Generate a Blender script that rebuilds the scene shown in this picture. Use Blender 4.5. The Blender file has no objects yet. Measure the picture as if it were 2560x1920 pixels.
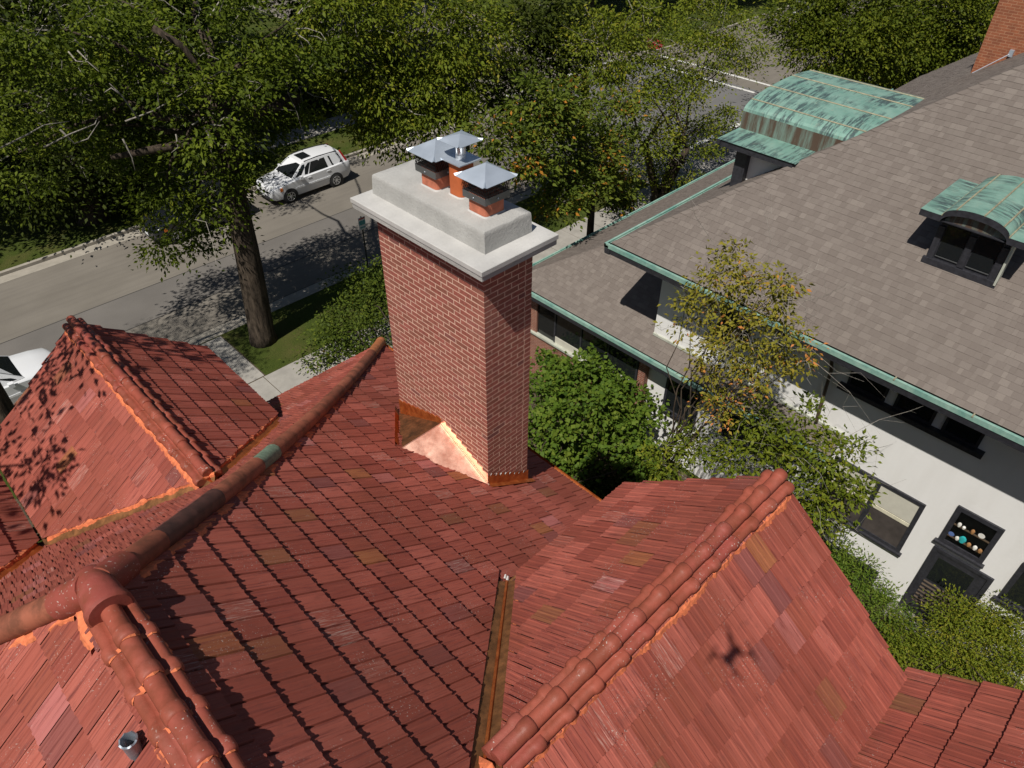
import bpy, math, random
import numpy as np
from mathutils import Vector, Matrix
random.seed(7); RNG = np.random.default_rng(7)
SC = bpy.context.scene
COL = SC.collection

# ------------------------------------------------------------------ camera
# world axes: X = along the street (away to the right), Y = away to the left, Z = up; the camera hangs at (0,0,HC)
HC = 16.5
FPX, PITCH, ROLL, HEAD = 1824.6, math.radians(40.43), math.radians(0.356), 0.7938
def _axes():
    RX = np.array([math.sin(HEAD), math.cos(HEAD), 0.0]); LY = np.array([-math.cos(HEAD), math.sin(HEAD), 0.0])
    fw = np.array([0, math.cos(PITCH), -math.sin(PITCH)]); up = np.array([0, math.sin(PITCH), math.cos(PITCH)]); rt = np.array([1.0, 0, 0])
    rt, up = math.cos(ROLL) * rt + math.sin(ROLL) * up, -math.sin(ROLL) * rt + math.cos(ROLL) * up
    f = lambda a: np.array([a @ RX, a @ LY, a[2]])
    return f(rt), f(up), f(fw)
RT, UP, FW = _axes()
cam_d = bpy.data.cameras.new('camera'); cam = bpy.data.objects.new('camera', cam_d); COL.objects.link(cam)
cam_d.sensor_fit = 'HORIZONTAL'; cam_d.sensor_width = 36.0; cam_d.lens = 36.0 * FPX / 2560.0
cam_d.clip_start = 0.1; cam_d.clip_end = 2000
M = Matrix.Identity(4)
for i in range(3):
    M[i][0], M[i][1], M[i][2] = RT[i], UP[i], -FW[i]
M[2][3] = HC
cam.matrix_world = M
SC.camera = cam

# ------------------------------------------------------------------ sky, sun, exposure
LIGHT = Vector((0.578, 0.158, -0.94)).normalized()
world = bpy.data.worlds.new('World'); SC.world = world; world.use_nodes = True
wn = world.node_tree.nodes; wl = world.node_tree.links
bg = wn['Background']; sky = wn.new('ShaderNodeTexSky'); sky.sky_type = 'NISHITA'; sky.sun_disc = False
sky.sun_elevation = math.asin(-LIGHT.z); sky.sun_rotation = math.atan2(-LIGHT.x, -LIGHT.y)
sky.air_density = 1.0; sky.dust_density = 0.6; sky.ozone_density = 1.0
wl.new(sky.outputs[0], bg.inputs[0]); bg.inputs[1].default_value = 0.05
sl = bpy.data.lights.new('sun', 'SUN'); sun = bpy.data.objects.new('sun', sl); COL.objects.link(sun)
sl.energy = 5.0; sl.angle = math.radians(0.53); sl.color = (1.0, 0.955, 0.89)
sun.rotation_euler = LIGHT.to_track_quat('-Z', 'Y').to_euler(); sun.location = (-10, -4, 40)
SC.view_settings.view_transform = 'Standard'; SC.view_settings.look = 'None'
SC.view_settings.exposure = -0.08; SC.view_settings.gamma = 1.0
SC.render.film_transparent = False
SC.cycles.max_bounces = 6

# ------------------------------------------------------------------ pixel -> place helpers (pixels of a 2212 px wide copy of the photograph)
def uvh(x, y):
    k = FW + RT * ((x * 1.1573 - 1280) / FPX) - UP * ((y * 1.1573 - 960) / FPX)
    return k[0] / -k[2], k[1] / -k[2]
def PU(x, y, u): a, b = uvh(x, y); h = u / a; return Vector((u, b * h, HC - h))
def PV(x, y, v): a, b = uvh(x, y); h = v / b; return Vector((a * h, v, HC - h))
def PZ(x, y, z): a, b = uvh(x, y); h = HC - z; return Vector((a * h, b * h, z))
def pix_area(p, area, n):
    d = np.array(p) - np.array([0, 0, HC]); dist = np.linalg.norm(d); z = d @ FW
    if z <= 0.1: return 0
    px, py = d @ RT / z * FPX, d @ UP / z * FPX
    if abs(px) > 1330 or abs(py) > 1010: return 0
    c = -float(np.dot(np.array(n), d)) / dist
    return max(c, 0) * area * (FPX / dist) ** 2

# ------------------------------------------------------------------ object helpers
WL = {}
def wloc(o): return WL.get(o.name, Vector((0, 0, 0))) if o else Vector((0, 0, 0))
def link(o, parent=None, at=None):
    COL.objects.link(o)
    at = Vector(at) if at is not None else Vector((0, 0, 0))
    WL[o.name] = at.copy()
    if parent: o.parent = parent; o.location = at - wloc(parent)
    else: o.location = at
    return o
def tag(o, label=None, cat=None, group=None, kind=None):
    if label: o['label'] = label
    if cat: o['category'] = cat
    if group: o['group'] = group
    if kind: o['kind'] = kind
    return o
def thing(name, label, cat, loc, group=None):
    o = bpy.data.objects.new(name, None); o.empty_display_size = 0.2
    link(o, None, loc); return tag(o, label, cat, group)
def mesh_obj(name, me, parent=None, at=None, mat=None):
    o = bpy.data.objects.new(name, me)
    if mat:
        me.materials.clear()
        for m in (mat if isinstance(mat, (list, tuple)) else [mat]): me.materials.append(m)
    return link(o, parent, at)
class MB:
    def __init__(s): s.v = []; s.f = []; s.r = []; s.m = []; s.cr = 0.0; s.cm = 0
    def pt(s, p): s.v.append(tuple(p)); return len(s.v) - 1
    def face(s, pts):
        b = len(s.v); s.v.extend(tuple(p) for p in pts); s.f.append(tuple(range(b, b + len(pts)))); s.r.append(s.cr); s.m.append(s.cm)
    def add(s, vs, fs):
        b = len(s.v); s.v.extend(tuple(p) for p in vs)
        for f in fs: s.f.append(tuple(b + i for i in f)); s.r.append(s.cr); s.m.append(s.cm)
        return s
    def box(s, a, b):
        (x0, y0, z0), (x1, y1, z1) = a, b
        x0, x1 = min(x0, x1), max(x0, x1); y0, y1 = min(y0, y1), max(y0, y1); z0, z1 = min(z0, z1), max(z0, z1)
        vs = [(x0, y0, z0), (x1, y0, z0), (x1, y1, z0), (x0, y1, z0), (x0, y0, z1), (x1, y0, z1), (x1, y1, z1), (x0, y1, z1)]
        return s.add(vs, [(0, 3, 2, 1), (4, 5, 6, 7), (0, 1, 5, 4), (1, 2, 6, 5), (2, 3, 7, 6), (3, 0, 4, 7)])
    def hexa(s, bot, top):
        n = len(bot); vs = list(bot) + list(top)
        fs = [tuple(reversed(range(n))), tuple(range(n, 2 * n))] + [(i, (i + 1) % n, n + (i + 1) % n, n + i) for i in range(n)]
        return s.add(vs, fs)
    def loft(s, rings, cap=True, closed=True):
        n = len(rings[0]); vs = [p for r in rings for p in r]; fs = []
        for i in range(len(rings) - 1):
            for j in range(n if closed else n - 1):
                k = (j + 1) % n; fs.append((i * n + j, i * n + k, (i + 1) * n + k, (i + 1) * n + j))
        if cap and closed: fs += [tuple(reversed(range(n))), tuple((len(rings) - 1) * n + j for j in range(n))]
        return s.add(vs, fs)
    def tube(s, pts, rads, n=6, cap=True):
        pts = [Vector(p) for p in pts]; rings = []
        if not isinstance(rads, (list, tuple)): rads = [rads] * len(pts)
        for i, p in enumerate(pts):
            d = (pts[min(i + 1, len(pts) - 1)] - pts[max(i - 1, 0)]).normalized()
            if i == 0:
                a = d.cross(Vector((0, 0, 1)))
                if a.length < 0.2: a = d.cross(Vector((1, 0, 0)))
            else: a = a - d * a.dot(d)
            a.normalize(); b = d.cross(a)
            rings.append([p + (a * math.cos(t) + b * math.sin(t)) * rads[i] for t in [2 * math.pi * k / n for k in range(n)]])
        return s.loft(rings, cap)
    def build(s, name, mat, parent=None, smooth=False, at=None, kind=None, label=None, rnd=False):
        at = Vector(at) if at is not None else (wloc(parent) if parent else Vector((0, 0, 0)))
        me = bpy.data.meshes.new(name)
        va = np.array(s.v, dtype=np.float64).reshape(-1, 3) - np.array(at)
        me.from_pydata(va.tolist(), [], s.f)
        o = mesh_obj(name, me, parent, at, mat)
        if max(s.m, default=0): me.polygons.foreach_set('material_index', s.m)
        if rnd:
            at_ = me.attributes.new('rnd', 'FLOAT', 'FACE'); at_.data.foreach_set('value', s.r)
        if smooth: me.polygons.foreach_set('use_smooth', [True] * len(me.polygons))
        me.update()
        if smooth == 'auto':
            me.set_sharp_from_angle(angle=math.radians(38))
        return tag(o, label, None, None, kind)

# ------------------------------------------------------------------ materials
MATS = {}
class NT:
    def __init__(s, name):
        s.m = bpy.data.materials.new(name); s.m.use_nodes = True; s.t = s.m.node_tree; s.n = s.t.nodes; s.l = s.t.links
        s.b = s.n['Principled BSDF']; MATS[name] = s.m
    def node(s, ty, **kw):
        o = s.n.new(ty)
        for k, v in kw.items(): setattr(o, k, v)
        return o
    def con(s, a, b): s.l.new(a, b)
    def coord(s, kind='Object', scale=(1, 1, 1), rot=(0, 0, 0)):
        c = s.node('ShaderNodeTexCoord'); mp = s.node('ShaderNodeMapping'); mp.inputs['Scale'].default_value = scale; mp.inputs['Rotation'].default_value = rot
        s.con(c.outputs[kind], mp.inputs[0]); return mp.outputs[0]
    def gpos(s, scale=(1, 1, 1)):
        c = s.node('ShaderNodeNewGeometry'); mp = s.node('ShaderNodeMapping'); mp.inputs['Scale'].default_value = scale
        s.con(c.outputs['Position'], mp.inputs[0]); return mp.outputs[0]
    def noise(s, vec, scale, detail=4, rough=0.55):
        t = s.node('ShaderNodeTexNoise'); t.inputs['Scale'].default_value = scale; t.inputs['Detail'].default_value = detail; t.inputs['Roughness'].default_value = rough
        if vec is not None: s.con(vec, t.inputs['Vector'])
        return t.outputs['Fac']
    def ramp(s, fac, stops, interp='LINEAR'):
        r = s.node('ShaderNodeValToRGB'); r.color_ramp.interpolation = interp; el = r.color_ramp.elements
        while len(el) < len(stops): el.new(0.5)
        for e, (p, c) in zip(el, stops):
            e.position = p; e.color = (c, c, c, 1) if isinstance(c, (int, float)) else (*c, 1)
        s.con(fac, r.inputs[0]); return r.outputs[0]
    def mix(s, fac, a, b, mode='MIX'):
        m = s.node('ShaderNodeMix'); m.data_type = 'RGBA'; m.blend_type = mode
        for sock, val in ((m.inputs[0], fac), (m.inputs[6], a), (m.inputs[7], b)):
            if hasattr(val, 'is_linked'): s.con(val, sock)
            else: sock.default_value = val if isinstance(val, (int, float)) else (*val, 1)
        return m.outputs[2]
    def math(s, op, a, b=None):
        m = s.node('ShaderNodeMath', operation=op)
        for i, v in enumerate((a, b)):
            if v is None: continue
            if hasattr(v, 'is_linked'): s.con(v, m.inputs[i])
            else: m.inputs[i].default_value = v
        return m.outputs[0]
    def rnd(s):   # one random number for each piece: object random plus the face attribute of joined pieces
        oi = s.node('ShaderNodeObjectInfo'); at = s.node('ShaderNodeAttribute', attribute_name='rnd')
        return s.math('FRACT', s.math('ADD', oi.outputs['Random'], at.outputs['Fac']))
    def bump(s, h, strength=0.3, dist=0.01):
        b = s.node('ShaderNodeBump'); b.inputs['Strength'].default_value = strength; b.inputs['Distance'].default_value = dist
        s.con(h, b.inputs['Height']); s.con(b.outputs[0], s.b.inputs['Normal'])
    def set(s, color=None, rough=None, metal=None, spec=None):
        for nm, v in (('Base Color', color), ('Roughness', rough), ('Metallic', metal), ('Specular IOR Level', spec)):
            if v is None: continue
            if hasattr(v, 'is_linked'): s.con(v, s.b.inputs[nm])
            else: s.b.inputs[nm].default_value = v if isinstance(v, (int, float)) else (*v, 1)
        return s.m
def plain(name, col, rough=0.6, metal=0.0, var=0.15, scale=6.0, bump=0.0, spec=None):
    t = NT(name); v = t.noise(t.gpos(), scale, 5)
    c = t.mix(t.ramp(v, [(0.3, 0.0), (0.7, 1.0)]), tuple(x * (1 - var) for x in col), tuple(min(1, x * (1 + var)) for x in col))
    if bump: t.bump(v, bump, 0.01)
    return t.set(c, rough, metal, spec)

def tile_mat(name, streak, bright=1.0):
    """fired clay: colour of its own per tile, streaks along the tile, pale spatter"""
    t = NT(name); r = t.rnd(); pos = t.gpos()
    base = t.ramp(r, [(0.0, (0.255, 0.062, 0.043)), (0.18, (0.295, 0.076, 0.053)), (0.40, (0.335, 0.088, 0.061)), (0.60, (0.37, 0.102, 0.073)), (0.76, (0.31, 0.078, 0.054)), (0.86, (0.275, 0.072, 0.046)), (0.90, (0.245, 0.088, 0.044)),
                      (0.915, (0.20, 0.064, 0.056)), (0.94, (0.235, 0.072, 0.060)), (0.955, (0.355, 0.115, 0.096)), (0.968, (0.40, 0.13, 0.115)), (0.978, (0.205, 0.082, 0.042)), (0.989, (0.315, 0.112, 0.048))], 'CONSTANT')
    st = t.noise(t.gpos(streak), 1.0, 5, 0.65)
    c = t.mix(t.ramp(st, [(0.33, 0.9), (0.48, 0.0)]), base, (0.165, 0.043, 0.036))
    c = t.mix(t.ramp(st, [(0.56, 0.0), (0.78, 0.55)]), c, (0.39, 0.135, 0.098))
    big = t.noise(pos, 0.9, 3)
    c = t.mix(t.ramp(big, [(0.36, 0.5), (0.58, 0.0)]), c, (0.19, 0.052, 0.032))
    grime = t.noise(pos, 6.5, 5, 0.7); c = t.mix(t.ramp(grime, [(0.56, 0.0), (0.74, 0.45)]), c, (0.13, 0.045, 0.035))
    sp = t.noise(pos, 75, 2, 0.5); sp2 = t.noise(pos, 2.3, 3, 0.6)
    spot = t.math('MULTIPLY', t.ramp(sp, [(0.64, 0.0), (0.70, 1.0)]), t.ramp(sp2, [(0.52, 0.0), (0.66, 1.0)]))
    r2 = t.math('FRACT', t.math('MULTIPLY', r, 37.13))
    lich = t.math('MULTIPLY', t.ramp(t.noise(t.gpos(tuple(x * 2.0 for x in streak)), 1.0, 6, 0.75), [(0.50, 0.0), (0.66, 0.5)]), t.ramp(r2, [(0.962, 0.0), (0.97, 1.0)]))
    c = t.mix(t.math('MAXIMUM', t.math('MULTIPLY', spot, 0.75), lich), c, (0.50, 0.42, 0.36))
    if bright != 1.0: c = t.mix(1.0, c, (bright, bright, bright), 'MULTIPLY')
    t.bump(st, 0.35, 0.006)
    return t.set(c, t.ramp(st, [(0.3, 0.6), (0.7, 0.8)]), 0.0, 0.18)
tile_mat('tile_x', (3.0, 60.0, 3.0)); tile_mat('tile_y', (60.0, 3.0, 3.0))

def ridge_mat():
    t = NT('ridge_clay'); r = t.rnd(); pos = t.gpos(); n = t.noise(pos, 7, 5, 0.6)
    base = t.ramp(r, [(0.0, (0.30, 0.070, 0.043)), (0.5, (0.33, 0.082, 0.05)), (0.85, (0.28, 0.062, 0.046))])
    c = t.mix(t.ramp(n, [(0.38, 0.75), (0.58, 0.0)]), base, (0.20, 0.055, 0.03))
    c = t.mix(t.ramp(t.noise(pos, 3.1, 5, 0.7), [(0.54, 0.0), (0.72, 0.5)]), c, (0.36, 0.115, 0.085))
    sp = t.math('MULTIPLY', t.ramp(t.noise(pos, 48, 2), [(0.64, 0.0), (0.70, 1.0)]), t.ramp(t.noise(pos, 1.9, 2), [(0.5, 0.0), (0.60, 1.0)]))
    c = t.mix(t.math('MULTIPLY', sp, 0.7), c, (0.55, 0.5, 0.44)); t.bump(t.noise(pos, 26, 5, 0.7), 0.35, 0.008)
    return t.set(c, t.ramp(n, [(0.3, 0.45), (0.7, 0.65)]), 0.0, 0.3)
ridge_mat()
def hip_mat():
    t = NT('hip_clay'); r = t.rnd(); pos = t.gpos(); n = t.noise(pos, 5, 6, 0.65)
    base = t.ramp(r, [(0.0, (0.26, 0.075, 0.042)), (0.35, (0.30, 0.088, 0.05)), (0.6, (0.22, 0.07, 0.04)), (0.8, (0.33, 0.105, 0.06))])
    c = t.mix(t.ramp(n, [(0.38, 0.75), (0.55, 0.0)]), base, (0.12, 0.045, 0.025)); t.bump(n, 0.2, 0.01)
    return t.set(c, 0.62, 0.0, 0.3)
hip_mat()
plain('hip_dark', (0.075, 0.03, 0.022), 0.6, var=0.5, scale=9); plain('hip_orange', (0.42, 0.14, 0.05), 0.6, var=0.25, scale=9)
plain('verdigris_band', (0.16, 0.22, 0.15), 0.7, var=0.3, scale=20)
plain('mortar_orange', (0.62, 0.165, 0.065), 0.85, var=0.3, scale=22, bump=0.6)
def deck(): return plain('deck', (0.10, 0.03, 0.022), 0.9, var=0.3)
deck()
def copper(name, c1, c2, rough, scale, metal=0.9):
    t = NT(name); pos = t.gpos(); n = t.noise(pos, scale, 6, 0.7)
    c = t.mix(t.ramp(n, [(0.36, 0.0), (0.64, 1.0)]), c1, c2); t.bump(t.noise(pos, 5, 3), 0.12, 0.02)
    return t.set(c, t.ramp(n, [(0.3, rough), (0.7, rough + 0.2)]), metal)
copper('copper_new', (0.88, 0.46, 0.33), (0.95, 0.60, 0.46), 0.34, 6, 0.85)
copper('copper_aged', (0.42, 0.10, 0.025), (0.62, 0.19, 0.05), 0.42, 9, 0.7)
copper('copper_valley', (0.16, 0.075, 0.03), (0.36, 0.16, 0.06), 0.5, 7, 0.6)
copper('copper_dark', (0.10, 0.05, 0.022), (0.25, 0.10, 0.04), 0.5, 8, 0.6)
def patina(name, sx, sy):
    t = NT(name); pos = t.gpos(); n = t.noise(pos, 2.2, 6, 0.7)
    c = t.mix(t.ramp(n, [(0.35, 0.0), (0.65, 1.0)]), (0.15, 0.29, 0.235), (0.23, 0.375, 0.31))
    st = t.noise(t.gpos((sx, sy, 1.1)), 1.0, 5, 0.75); br = t.noise(pos, 1.3, 2)
    c = t.mix(t.math('MULTIPLY', t.ramp(st, [(0.47, 0.0), (0.55, 0.95)]), t.ramp(br, [(0.38, 0.0), (0.55, 1.0)])), c, (0.055, 0.085, 0.085))
    c = t.mix(t.ramp(t.noise(pos, 9, 5, 0.7), [(0.56, 0.0), (0.8, 0.5)]), c, (0.34, 0.33, 0.24))
    return t.set(c, 0.55, 0.15, 0.4)
patina('patina_front', 1.2, 9.0); patina('patina_side', 9.0, 1.2)
t = NT('patina_gutter'); n = t.noise(t.gpos(), 3.0, 6, 0.7)
t.set(t.mix(t.ramp(n, [(0.35, 0.0), (0.65, 1.0)]), (0.13, 0.28, 0.235), (0.30, 0.44, 0.365)), 0.6, 0.0)
t = NT('copper_brown'); n = t.noise(t.gpos((6, 6, 0.6)), 1.0, 6, 0.7)
t.set(t.mix(t.ramp(n, [(0.45, 0.0), (0.68, 1.0)]), (0.105, 0.066, 0.045), (0.22, 0.32, 0.27)), 0.6, 0.2)
plain('seam', (0.30, 0.27, 0.18), 0.6, 0.1, var=0.3, scale=9)

def brick_mat(name, stops, rough=0.85):
    t = NT(name); r = t.rnd(); pos = t.gpos(); n = t.noise(pos, 30, 4, 0.6); n2 = t.noise(pos, 2.2, 3)
    c = t.ramp(r, stops)
    c = t.mix(t.ramp(n, [(0.36, 0.55), (0.52, 0.0)]), c, (0.17, 0.06, 0.045))
    c = t.mix(t.ramp(n2, [(0.5, 0.0), (0.72, 0.30)]), c, (0.42, 0.19, 0.145)); t.bump(n, 0.35, 0.006)
    return t.set(c, rough, 0.0, 0.25)
brick_mat('brick', [(0.0, (0.285, 0.088, 0.063)), (0.3, (0.335, 0.108, 0.08)), (0.6, (0.30, 0.112, 0.078)), (0.8, (0.25, 0.094, 0.064)), (0.93, (0.36, 0.115, 0.088)), (1.0, (0.20, 0.078, 0.066))])
plain('brick_mortar', (0.66, 0.44, 0.33), 0.9, var=0.18, scale=14, bump=0.4)
def far_brick(name, c1, c2, mort):
    t = NT(name); tc = t.node('ShaderNodeNewGeometry'); sep = t.node('ShaderNodeSeparateXYZ'); t.con(tc.outputs['Position'], sep.inputs[0])
    cmb = t.node('ShaderNodeCombineXYZ'); t.con(t.math('ADD', sep.outputs[0], sep.outputs[1]), cmb.inputs[0]); t.con(sep.outputs[2], cmb.inputs[1])
    b = t.node('ShaderNodeTexBrick'); t.con(cmb.outputs[0], b.inputs['Vector']); b.inputs['Scale'].default_value = 1.0
    b.inputs['Brick Width'].default_value = 0.205; b.inputs['Row Height'].default_value = 0.068; b.inputs['Mortar Size'].default_value = 0.007
    b.inputs['Color1'].default_value = (*c1, 1); b.inputs['Color2'].default_value = (*c2, 1); b.inputs['Mortar'].default_value = (*mort, 1)
    n = t.noise(tc.outputs['Position'], 5, 4); c = t.mix(t.ramp(n, [(0.3, 0.45), (0.6, 0.0)]), b.outputs['Color'], tuple(x * 0.5 for x in c1))
    t.bump(b.outputs['Fac'], -0.4, 0.01); return t.set(c, 0.85)
far_brick('brick_far', (0.33, 0.105, 0.045), (0.24, 0.075, 0.035), (0.40, 0.20, 0.11))
far_brick('brick_house', (0.27, 0.09, 0.055), (0.2, 0.07, 0.045), (0.4, 0.3, 0.23))

def concrete(name, col, bscale=24, bump=0.5):
    t = NT(name); pos = t.gpos(); n = t.noise(pos, bscale, 6, 0.7); b = t.noise(pos, 2.5, 4, 0.6)
    c = t.mix(t.ramp(b, [(0.3, 0.0), (0.7, 1.0)]), tuple(x * 0.84 for x in col), tuple(min(1, x * 1.08) for x in col))
    c = t.mix(t.ramp(n, [(0.28, 0.5), (0.45, 0.0)]), c, tuple(x * 0.7 for x in col)); t.bump(n, bump, 0.012)
    return t.set(c, 0.9, 0.0, 0.2)
concrete('crown_top', (0.50, 0.487, 0.462), 40, 0.18); concrete('crown_stucco', (0.42, 0.41, 0.385), 34, 0.75)
concrete('sidewalk', (0.33, 0.31, 0.275), 18, 0.3); concrete('kerb', (0.33, 0.30, 0.25), 14, 0.3)
plain('terracotta', (0.50, 0.155, 0.085), 0.75, var=0.28, scale=9); plain('flue_pipe', (0.50, 0.12, 0.035), 0.7, var=0.12, scale=7)
def metal(name, col, rough, scale=4):
    t = NT(name); n = t.noise(t.gpos(), scale, 3, 0.5); t.bump(n, 0.08, 0.02)
    return t.set(t.mix(t.ramp(n, [(0.3, 0.0), (0.7, 1.0)]), tuple(x * 0.9 for x in col), col), t.ramp(n, [(0.3, rough), (0.7, rough + 0.12)]), 0.6)
metal('galvanised', (0.55, 0.61, 0.68), 0.40); metal('stainless', (0.75, 0.74, 0.73), 0.16); metal('zinc', (0.33, 0.37, 0.42), 0.35, 30)
plain('band_grey', (0.16, 0.165, 0.165), 0.5, 0.6); plain('mesh_black', (0.022, 0.022, 0.024), 0.5, 0.3)

def shingle_mat():
    t = NT('shingle'); r = t.rnd(); pos = t.gpos(); n = t.noise(pos, 160, 2, 0.8); b = t.noise(pos, 0.35, 3)
    c = t.ramp(r, [(0.0, (0.170, 0.142, 0.122)), (0.35, (0.184, 0.154, 0.133)), (0.6, (0.195, 0.165, 0.142)), (0.85, (0.210, 0.178, 0.154)), (1.0, (0.232, 0.198, 0.170))])
    c = t.mix(t.ramp(n, [(0.3, 0.45), (0.7, 0.0)]), c, (0.10, 0.085, 0.078)); c = t.mix(t.ramp(b, [(0.35, 0.2), (0.65, 0.0)]), c, (0.12, 0.10, 0.085))
    t.bump(n, 0.4, 0.004); return t.set(c, 0.95, 0.0, 0.15)
shingle_mat()
def stucco():
    t = NT('stucco'); pos = t.gpos(); n = t.noise(pos, 9, 6, 0.6); d = t.noise(t.gpos((2.5, 2.5, 0.5)), 1.0, 4)
    c = t.mix(t.ramp(d, [(0.4, 0.0), (0.75, 0.5)]), (0.76, 0.75, 0.725), (0.66, 0.645, 0.61)); t.bump(n, 0.2, 0.015)
    return t.set(c, 0.9, 0.0, 0.2)
stucco()
plain('black_wood', (0.028, 0.028, 0.034), 0.5, var=0.35, scale=14); plain('brown_metal', (0.07, 0.048, 0.03), 0.5)
t = NT('glass'); t.set((0.012, 0.014, 0.015), 0.06, 0.0, 0.6)
t = NT('clear_glass'); t.set((0.75, 0.78, 0.76), 0.02); t.b.inputs['Transmission Weight'].default_value = 1.0; t.b.inputs['IOR'].default_value = 1.02
plain('blind', (0.52, 0.50, 0.42), 0.8, var=0.05); plain('screen', (0.055, 0.045, 0.04), 0.7, var=0.4, scale=3); plain('room', (0.02, 0.018, 0.016), 0.9)
plain('cream_paint', (0.62, 0.58, 0.44), 0.6); plain('stone_sill', (0.42, 0.43, 0.36), 0.8)

t = NT('asphalt'); pos = t.gpos(); n = t.noise(pos, 45, 5, 0.75); b = t.noise(pos, 0.35, 4); s = t.noise(t.gpos((0.25, 3.5, 1)), 1.0, 4)
c = t.mix(t.ramp(b, [(0.3, 0.0), (0.7, 1.0)]), (0.165, 0.147, 0.122), (0.215, 0.193, 0.162)); c = t.mix(t.ramp(s, [(0.45, 0.0), (0.75, 0.4)]), c, (0.13, 0.115, 0.10))
c = t.mix(t.ramp(n, [(0.3, 0.45), (0.55, 0.0)]), c, (0.085, 0.08, 0.07)); t.bump(n, 0.3, 0.01); t.set(c, 0.95, 0.0, 0.15)
t = NT('asphalt_dark'); pos = t.gpos(); n = t.noise(pos, 45, 5, 0.75); b = t.noise(pos, 0.5, 4)
c = t.mix(t.ramp(b, [(0.3, 0.0), (0.7, 1.0)]), (0.135, 0.124, 0.112), (0.172, 0.158, 0.142)); c = t.mix(t.ramp(n, [(0.3, 0.45), (0.55, 0.0)]), c, (0.09, 0.083, 0.075)); t.bump(n, 0.3, 0.01); t.set(c, 0.95, 0.0, 0.15)
t = NT('asphalt_grey'); pos = t.gpos(); n = t.noise(pos, 40, 5, 0.75); b = t.noise(pos, 0.3, 4)
c = t.mix(t.ramp(b, [(0.3, 0.0), (0.7, 1.0)]), (0.125, 0.122, 0.12), (0.165, 0.16, 0.155)); t.bump(n, 0.3, 0.01); t.set(c, 0.95, 0.0, 0.15)
plain('asphalt_crack', (0.05, 0.046, 0.042), 0.95)
plain('road_paint', (0.62, 0.61, 0.57), 0.8, var=0.2, scale=8)
t = NT('grass'); pos = t.gpos(); n = t.noise(pos, 22, 6, 0.8); b = t.noise(pos, 0.8, 5, 0.6)
c = t.mix(t.ramp(n, [(0.3, 0.0), (0.7, 1.0)]), (0.026, 0.042, 0.008), (0.085, 0.110, 0.020)); c = t.mix(t.ramp(b, [(0.46, 0.0), (0.70, 0.6)]), c, (0.115, 0.098, 0.035)); t.bump(n, 0.9, 0.06); t.set(c, 0.95, 0.0, 0.1)
t = NT('soil'); pos = t.gpos(); n = t.noise(pos, 12, 6, 0.8); t.bump(n, 0.8, 0.05)
t.set(t.mix(t.ramp(n, [(0.35, 0.0), (0.65, 1.0)]), (0.05, 0.038, 0.026), (0.14, 0.11, 0.075)), 0.95, 0.0, 0.1)
def bark(name, c1, c2):
    t = NT(name); st = t.noise(t.gpos((11, 11, 1.5)), 1.0, 6, 0.7); c = t.mix(t.ramp(st, [(0.38, 0.0), (0.62, 1.0)]), c1, c2); t.bump(st, 1.0, 0.05)
    return t.set(c, 0.95, 0.0, 0.15)
bark('bark', (0.030, 0.023, 0.017), (0.095, 0.072, 0.052)); bark('bark_grey', (0.17, 0.155, 0.13), (0.36, 0.33, 0.28))
def leaf_mat(name, stops, trans=0.2):
    t = NT(name); at = t.node('ShaderNodeAttribute', attribute_name='rnd'); c = t.ramp(at.outputs['Fac'], stops)
    t.set(c, 0.6, 0.0, 0.12); tr = t.node('ShaderNodeBsdfTranslucent'); t.con(t.mix(1.0, c, (1.3, 1.5, 0.6), 'MULTIPLY'), tr.inputs[0])
    mx = t.node('ShaderNodeMixShader'); mx.inputs[0].default_value = trans
    t.con(t.b.outputs[0], mx.inputs[1]); t.con(tr.outputs[0], mx.inputs[2]); t.con(mx.outputs[0], t.n['Material Output'].inputs[0])
    return t.m
leaf_mat('leaf_elm', [(0.0, (0.029, 0.044, 0.005)), (0.4, (0.068, 0.092, 0.008)), (0.75, (0.118, 0.140, 0.012)), (1.0, (0.165, 0.170, 0.015))])
leaf_mat('leaf_bright', [(0.0, (0.038, 0.058, 0.006)), (0.5, (0.102, 0.134, 0.011)), (0.9, (0.160, 0.180, 0.016)), (1.0, (0.205, 0.192, 0.020))])
leaf_mat('leaf_big', [(0.0, (0.036, 0.057, 0.009)), (0.5, (0.084, 0.115, 0.014)), (0.9, (0.136, 0.158, 0.018)), (0.965, (0.22, 0.17, 0.02)), (1.0, (0.40, 0.17, 0.025))])
leaf_mat('leaf_yellow', [(0.0, (0.120, 0.122, 0.015)), (0.5, (0.215, 0.196, 0.024)), (0.84, (0.28, 0.212, 0.030)), (0.90, (0.38, 0.19, 0.035)), (1.0, (0.50, 0.19, 0.055))])
leaf_mat('leaf_vine', [(0.0, (0.030, 0.062, 0.009)), (0.6, (0.078, 0.130, 0.014)), (1.0, (0.130, 0.172, 0.022))])
leaf_mat('leaf_dark', [(0.0, (0.011, 0.017, 0.003)), (0.6, (0.028, 0.040, 0.005)), (1.0, (0.062, 0.077, 0.009))])  # near-black greens put the shade of massed foliage into the leaf colour
leaf_mat('leaf_red', [(0.0, (0.25, 0.01, 0.02)), (1.0, (0.45, 0.03, 0.04))])
t = NT('car_white'); t.set((0.72, 0.73, 0.74), 0.22, 0.0, 0.5); t.b.inputs['Coat Weight'].default_value = 0.5
t = NT('car_black'); t.set((0.012, 0.014, 0.018), 0.18, 0.0, 0.5); t.b.inputs['Coat Weight'].default_value = 0.6
t = NT('car_silver'); t.set((0.35, 0.36, 0.38), 0.25, 0.6)
plain('rubber', (0.018, 0.018, 0.018), 0.85); metal('alloy', (0.62, 0.63, 0.64), 0.25); plain('trim_black', (0.02, 0.02, 0.022), 0.55)
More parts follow.
